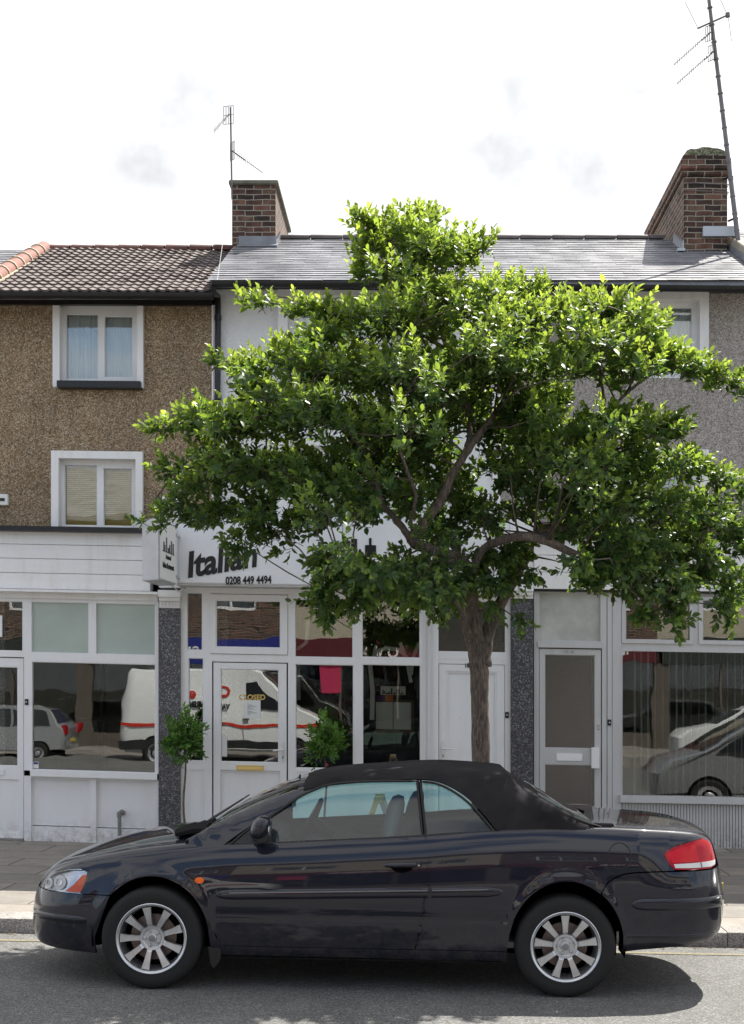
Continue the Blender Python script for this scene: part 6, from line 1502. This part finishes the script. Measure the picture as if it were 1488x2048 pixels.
# ------------------------------------------------------------------ bay trees in pots
def bay(px, d, py, rx, ry, lab, seed):
    random.seed(seed); np.random.seed(seed)
    x = X(px, d); zg = zback(x) - .002 if d > 14 else .1; zc = Z(py, d)
    b = thing('bay_tree', lab, 'potted tree', (x, d, zg), 'potted bay trees outside the restaurant')
    mb = MB(); mb.lathe([(0, zg), (.10, zg), (.14, zg + .20), (.155, zg + .20), (.158, zg + .25), (.14, zg + .25), (.135, zg + .22), (0, zg + .22)], 'Z', 28, (x, d, 0)); mb.build('pot', M['terra'], b, smooth=35)
    mb = MB(); mb.tube([(x + .012 * math.sin(k * .9 + seed), d + .008 * math.cos(k), zg + .2 + (zc - zg - .2) * k / 9) for k in range(10)], [.013] * 5 + [.011] * 5, 8); mb.build('stem', BARK, b, smooth=True)
    rows = []; rx, ry = rx * d / FPX, ry * d / FPX; tb = MB()
    for k in range(250):
        u = rv(); f = random.random() ** .4 * (.7 + .35 * math.sin(u[0] * 5 + u[2] * 6 + seed)); p = np.array([x, d, zc]) + u * np.array([rx, rx, ry * (1.15 if u[2] > 0 else .9)]) * f
        shoot(rows, p, u + np.array([0, 0, .55]) + rv() * .25, random.uniform(.06, .12), random.randint(6, 9), random.uniform(.055, .08), random.uniform(.1, .6) + .25 * u[2], None, .42)
        if k % 3 == 0: tb.tube([(x, d, zc - ry * .4), tuple(p)], [.004, .002], 4)
    tb.build('branches', BARK, b); leaf_mesh('foliage', rows, BAYLEAF, b, OFF[b])
bay(369, 15.3, 1478, 38, 46, 'bay tree with a thin bare stem standing in front of the left granite pilaster', 21)
bay(651, 15.3, 1488, 34, 48, 'bay tree whose leafy ball stands in front of the restaurant window beside the glazed door', 22)
random.seed(5); np.random.seed(5)

# ------------------------------------------------------------------ stepladder on the pavement
ld = thing('stepladder', 'small wooden stepladder with a brass hinge standing open on the pavement behind the car', 'stepladder', (X(758, 12.0), 12.15, .12))
xa, za = X(758, 12.0), Z(1600, 12.0); WD = mat('worn_wood', (.42, .30, .14), .6, var=.25, vscale=14); AL = mat('grey_aluminium', (.35, .36, .36), .4, .7)
for sgn, mm, nm in ((-1, WD, 'front_frame'), (1, AL, 'rear_frame')):
    mb = MB()
    for y in (12.0, 12.36): mb.bar((xa + sgn * .02, y, za), (xa + sgn * .33, y, .11), .022, .05, up=(1, 0, 0))
    for k in range(1, 4):
        f = k / 4; x, z = xa + sgn * (.02 + .31 * f), za + (.11 - za) * f
        mb.box(x - (.05 if sgn < 0 else .012), x + (.05 if sgn < 0 else .012), 12.012, 12.348, z - .012, z + .012)
    mb.build(nm, mm, ld)
mb = MB()
for y in (11.985, 12.345): mb.box(xa - .045, xa + .045, y, y + .02, za - .03, za + .03)
mb.build('hinge', mat('old_brass', (.38, .31, .17), .5, .4), ld, bevel=.004)
brn = mat('brown_shop_paint', (.10, .085, .07), .6, var=.2)
# ------------------------------------------------------------------ the other side of the street (seen in the shop windows)
def facade(x0, x1, mw, lab, fm, word=None, ztop=7.2):
    y = -9.2; t = thing('shop_building', lab, 'building', ((x0 + x1) / 2, y, .12), 'buildings across the street')
    mb = MB(); zs = 3.3; w = x1 - x0
    ops = [(x0 + w * a, x0 + w * b_, c, d_) for a, b_ in ((.14, .40), (.60, .86)) for c, d_ in ((4.4, 5.7),)]
    xs = [x0] + [v for o in ops for v in o[:2]] + [x1]
    mb.box(x0, x1, y - .3, y, zs, 4.4); mb.box(x0, x1, y - .3, y, 5.7, ztop)
    for a, b_ in ((xs[0], xs[1]), (xs[2], xs[3]), (xs[4], xs[5])): mb.box(a, b_, y - .3, y, 4.4, 5.7)
    mb.box(x0, x1, y - 8, y - 7.8, 0, ztop); mb.box(x0, x0 + .1, y - 7.8, y - .3, 0, ztop); mb.box(x1 - .1, x1, y - 7.8, y - .3, 0, ztop); mb.build('wall', mw, t)
    for a, b_, c, d_ in ops:
        mb = MB()
        for q in ((a, a + .07, c, d_), (b_ - .07, b_, c, d_), (a + .07, b_ - .07, c, c + .07), (a + .07, b_ - .07, d_ - .07, d_), ((a + b_) / 2 - .03, (a + b_) / 2 + .03, c + .07, d_ - .07)): mb.box(q[0], q[1], y - .12, y - .05, q[2], q[3])
        wn = mb.build('window', M['upvc'], t); mb = MB(); mb.box(a + .07, b_ - .07, y - .095, y - .09, c + .07, d_ - .07); mb.build('pane', M['glass'], wn)
        mb = MB(); mb.box(a, b_, y - .6, y - .55, c, d_); mb.build('net_curtain', M['net'], wn)
    mb = MB(); mb.box(x0 + .1, x1 - .1, y + .0, y + .12, 2.75, 3.5); mb.build('fascia_sign', fm, t, bevel=.01)
    if word: text(word, .42, ((x0 + x1) / 2, y + .123, 3.12), M['drape'], t, rot=(90, 0, 180), offset=.01)
    mb = MB(); mb.box(x0, x0 + .25, y - .3, y + .05, 0, 2.75); mb.box(x1 - .25, x1, y - .3, y + .05, 0, 2.75); mb.box(x0 + .25, x1 - .25, y - .1, y, 0, .55)
    for f in (.3, .62): mb.box(x0 + w * f, x0 + w * f + .07, y - .1, y, .55, 2.75)
    mb.build('shopfront', brn, t); mb = MB(); mb.box(x0 + .25, x1 - .25, y - .07, y - .065, .55, 2.75); mb.build('shop_window', M['glass'], t)
    mb = MB(); mb.box(x0 + .1, x1 - .1, y - 3, y - 2.9, 0, 3.3); mb.box(x0 + .1, x1 - .1, y - 2.9, y - .3, 3.2, 3.29); mb.build('interior', M['interior'], t)
    mb = MB(); mb.prism([(0, 0)] * 0 or [(x0, ztop), (x1, ztop), (x1, ztop + .1), (x0, ztop + .1)], y - .4, y + .25); P = []
    for xx in (x0, x1):
        for yy, zz in ((y + .3, ztop + .02), (y - 3.8, ztop + 2.2)): P += [(xx, yy, zz), (xx, yy, zz + .12)]
    mb.hexa(P); mb.build('roof', M['slate'], t)
    return t
cream = mat('cream_render', (.42, .38, .30), .85, var=.1); blu = mat('blue_sign', (.02, .03, .22), .5); drk = mat('maroon_sign', (.10, .015, .02), .5); grn = mat('dark_sign', (.03, .035, .03), .5)
facade(-16, -10.2, M['brick'], 'dark brick shop building across the street with a dark fascia', grn, None)
facade(-10.2, -4.0, M['brick'], 'brick shop building across the street with a blue fascia', blu, 'SPEC')
b3 = facade(-4.0, 1.6, cream, 'cream barber shop building across the street', drk, 'UNISEX')
facade(1.6, 7.6, M['brick'], 'brick takeaway building across the street', drk, 'INDIAN TAKE AWAY')
facade(7.6, 14, cream, 'cream building across the street at the far right', grn, None)
mb = MB(); mb.box(-2.9, -2.3, -9.19, -9.18, 1.9, 2.7); po = mb.build('poster', mat('pink_poster', (.5, .03, .10), .6)); tag(po, 'pink poster on the front of the barber shop across the street', 'poster')

WG = mat('white_van_paint', (.72, .73, .73), .3, coat=.6); SIL = mat('silver_car_paint', (.36, .37, .38), .3, .5, coat=.8); DGL = mat('dark_vehicle_glass', (.015, .017, .02), .05, spec=.8); STR = mat('red_stripe', (.60, .03, .015), .4)
def vehicle(name, lab, cat, x, y, fwd, prof, wid, paint, wins, wheels, wr, belt, tum, extra=()):
    """prof: side outline (u,z), u along the vehicle from the tail; built as a lofted body with leaning upper sides"""
    v = thing(name, lab, cat, (x, y, 0)); OFF[v] = Vector((0, 0, 0)); v.scale = (1, 1, 1); hw = wid / 2
    def hy(z): return hw - (max(0, z - belt) * tum) - (.05 if z < .4 else 0)
    n = len(prof); mb = MB()
    levels = [(-1.0, .86), (-.96, .97), (-.86, 1.0)]; ring_ = []
    for s, k in [(-1, 1)]: pass
    cols = [-1, -.95, -.86, .86, .95, 1]
    cz = sum(p[1] for p in prof) / n; cu = sum(p[0] for p in prof) / n
    for c in cols:
        k = {1: .955, .95: .985, .86: 1.0}[abs(c)]
        for u, z in prof: mb.v.append((fwd * (cu + (u - cu) * k), c * hy(z), cz + (z - cz) * k))
    for i in range(5):
        for j in range(n): mb.f.append((i * n + j, i * n + (j + 1) % n, (i + 1) * n + (j + 1) % n, (i + 1) * n + j))
    mb.f.append(tuple(range(n))); mb.f.append(tuple(range(5 * n, 6 * n))[::-1])
    bd = mb.build('body', [paint, DGL], v, smooth=35, local=True)
    for i in (1, 2, 3):
        for j in extra:
            for p in bd.data.polygons:
                vs = set(p.vertices)
                if vs == {i * n + j, i * n + (j + 1) % n, (i + 1) * n + (j + 1) % n, (i + 1) * n + j}: p.material_index = 1
    for w_ in wins:
        for s in (-1, 1):
            mb = MB(); b = 0; mb.v = [(fwd * u, s * (hy(z) + .004), z) for u, z in w_] + [(fwd * u, s * (hy(z) - .03), z) for u, z in w_]; m_ = len(w_)
            mb.f = [tuple(range(m_)), tuple(range(m_, 2 * m_))[::-1]] + [(k, m_ + k, m_ + (k + 1) % m_, (k + 1) % m_) for k in range(m_)]
            mb.build('side_window', DGL, bd, local=True)
    for u in wheels:
        for s in (-1, 1):
            mb = MB(); mb.lathe([(wr * 1.16, s * (hw - .03)), (wr * 1.16, s * (hw + .006)), (0, s * (hw + .006))], 'Y', 28, (fwd * u, 0, wr)); mb.build('wheel_arch', DARKM, bd, local=True)
            w = bpy.data.objects.new('wheel', None); COL.objects.link(w); w.parent = v; w.location = (fwd * u, s * (hw - .06), wr)
            mb = MB(); mb.lathe([(wr * .62, s * .085), (wr * .7, s * .10), (wr * .95, s * .095), (wr, s * .07), (wr, -s * .1), (wr * .6, -s * .1)], 'Y', 36); mb.build('tyre', TYRE, w, smooth=True, local=True)
            mb = MB(); mb.lathe([(0, s * .075), (wr * .2, s * .08), (wr * .3, s * .06), (wr * .55, s * .075), (wr * .64, s * .09), (wr * .64, s * .05)], 'Y', 28); mb.build('rim', ALLOY, w, smooth=True, local=True)
    return v, bd, hy
prof = [(0, .45), (-.02, .75), (.02, 1.6), (.12, 2.35), (.25, 2.48), (3.3, 2.5), (3.7, 2.38), (4.35, 1.55), (4.6, 1.42), (5.15, 1.15), (5.32, .95), (5.36, .6), (5.3, .35), (.1, .35)]
vn, bd, hy = vehicle('parked_van', 'white panel van with a red side stripe parked across the street', 'van', -7.55, -3.22, 1, prof, 2.0, WG, [[(3.25, 1.42), (3.25, 2.12), (3.55, 2.14), (4.12, 1.5), (4.1, 1.42)]], (.95, 4.45), .34, 1.3, .10, (6,))
for s in (-1, 1):
    mb = MB(); mb.box(.02, 5.2, s * (hy(1.0) + .002), s * (hy(1.0) + .008), .98, 1.06); mb.build('stripe', STR, vn, local=True)
    mb = MB(); mb.box(-.03, 5.3, s * (hy(.5) + .002), s * (hy(.5) + .02), .42, .62); mb.build('side_trim', PLAS, vn, local=True)
    for u in (2.35, 3.15): mb = MB(); mb.box(u, u + .012, s * (hy(1) + .003), s * (hy(1) + .009), .62, .975); mb.build('door_gap', DARKM, vn, local=True)
    for u in (2.2, 3.2): mb = MB(); mb.box(u, u + .14, s * (hy(1.3) + .003), s * (hy(1.3) + .02), 1.18, 1.3); mb.build('door_handle', PLAS, vn, local=True)
    for (wd, sz, u, z, mm) in (('els', .42, 1.75, 1.85, STR), ('Ca', .42, 2.6, 1.87, STR), ('RENTALS', .16, 1.75, 1.55, M['letter']), ('VAN', .16, 2.65, 1.5, M['letter'])):
        text(wd, sz, (u, s * (hy(z) + .012), z), mm, vn, rot=(90, 0, 180 if s > 0 else 0), offset=.012)
c2p = [(0, .35), (-.03, .62), (.02, .95), (.18, 1.05), (.50, 1.44), (.8, 1.50), (2.2, 1.50), (2.5, 1.44), (3.15, 1.0), (3.9, .86), (4.15, .66), (4.18, .35)]
wn = [[(.42, 1.02), (.62, 1.38), (1.35, 1.42), (1.35, 1.0)], [(1.42, 1.0), (1.42, 1.42), (2.25, 1.42), (2.45, 1.36), (2.95, 1.02)]]
hv, hb, hy2 = vehicle('parked_hatchback', 'silver hatchback with its tail next to the white van across the street', 'car', -9.0, -3.25, -1, c2p, 1.68, SIL, wn, (.75, 3.35), .30, .95, .32, (3, 7))
for s in (-1, 1): mb = MB(); mb.hexa([(-u, s * y_, z) for u, z in ((-.03, .7),) for u, y_, z in ()] or [(a, s * b_, c_) for a in (-.10, .035) for b_ in (.60, .80) for c_ in (.78, 1.02)]); mb.build('tail_light', LRED, hv, local=True, bevel=.02)
mb = MB(); mb.box(.02, .045, -.26, .26, .55, .66); mb.build('number_plate', bpy.data.materials['yellow_plate'], hv, local=True)
mp2 = [(0, .35), (-.03, .7), (.05, 1.05), (.30, 1.55), (.6, 1.64), (2.4, 1.64), (2.75, 1.56), (3.6, 1.08), (4.15, .92), (4.35, .7), (4.38, .35)]
wn2 = [[(.40, 1.08), (.55, 1.48), (1.3, 1.54), (1.3, 1.05)], [(1.38, 1.05), (1.38, 1.54), (2.35, 1.54), (2.35, 1.03)], [(2.43, 1.03), (2.43, 1.53), (2.7, 1.46), (3.35, 1.08)]]
mv, _, _ = vehicle('parked_people_carrier', 'dark silver people carrier parked behind the convertible', 'car', 8.3, 9.42, -1, mp2, 1.74, SIL, wn2, (.8, 3.5), .31, 1.0, .30, (2, 6))
mv.location.z = -.12
wv, _, _ = vehicle('parked_hatchback', 'white hatchback parked across the street on the right', 'car', 11.0, -3.25, -1, c2p, 1.66, WG, wn, (.75, 3.35), .30, .95, .32, (3, 7))
SC.cycles.use_denoising = True
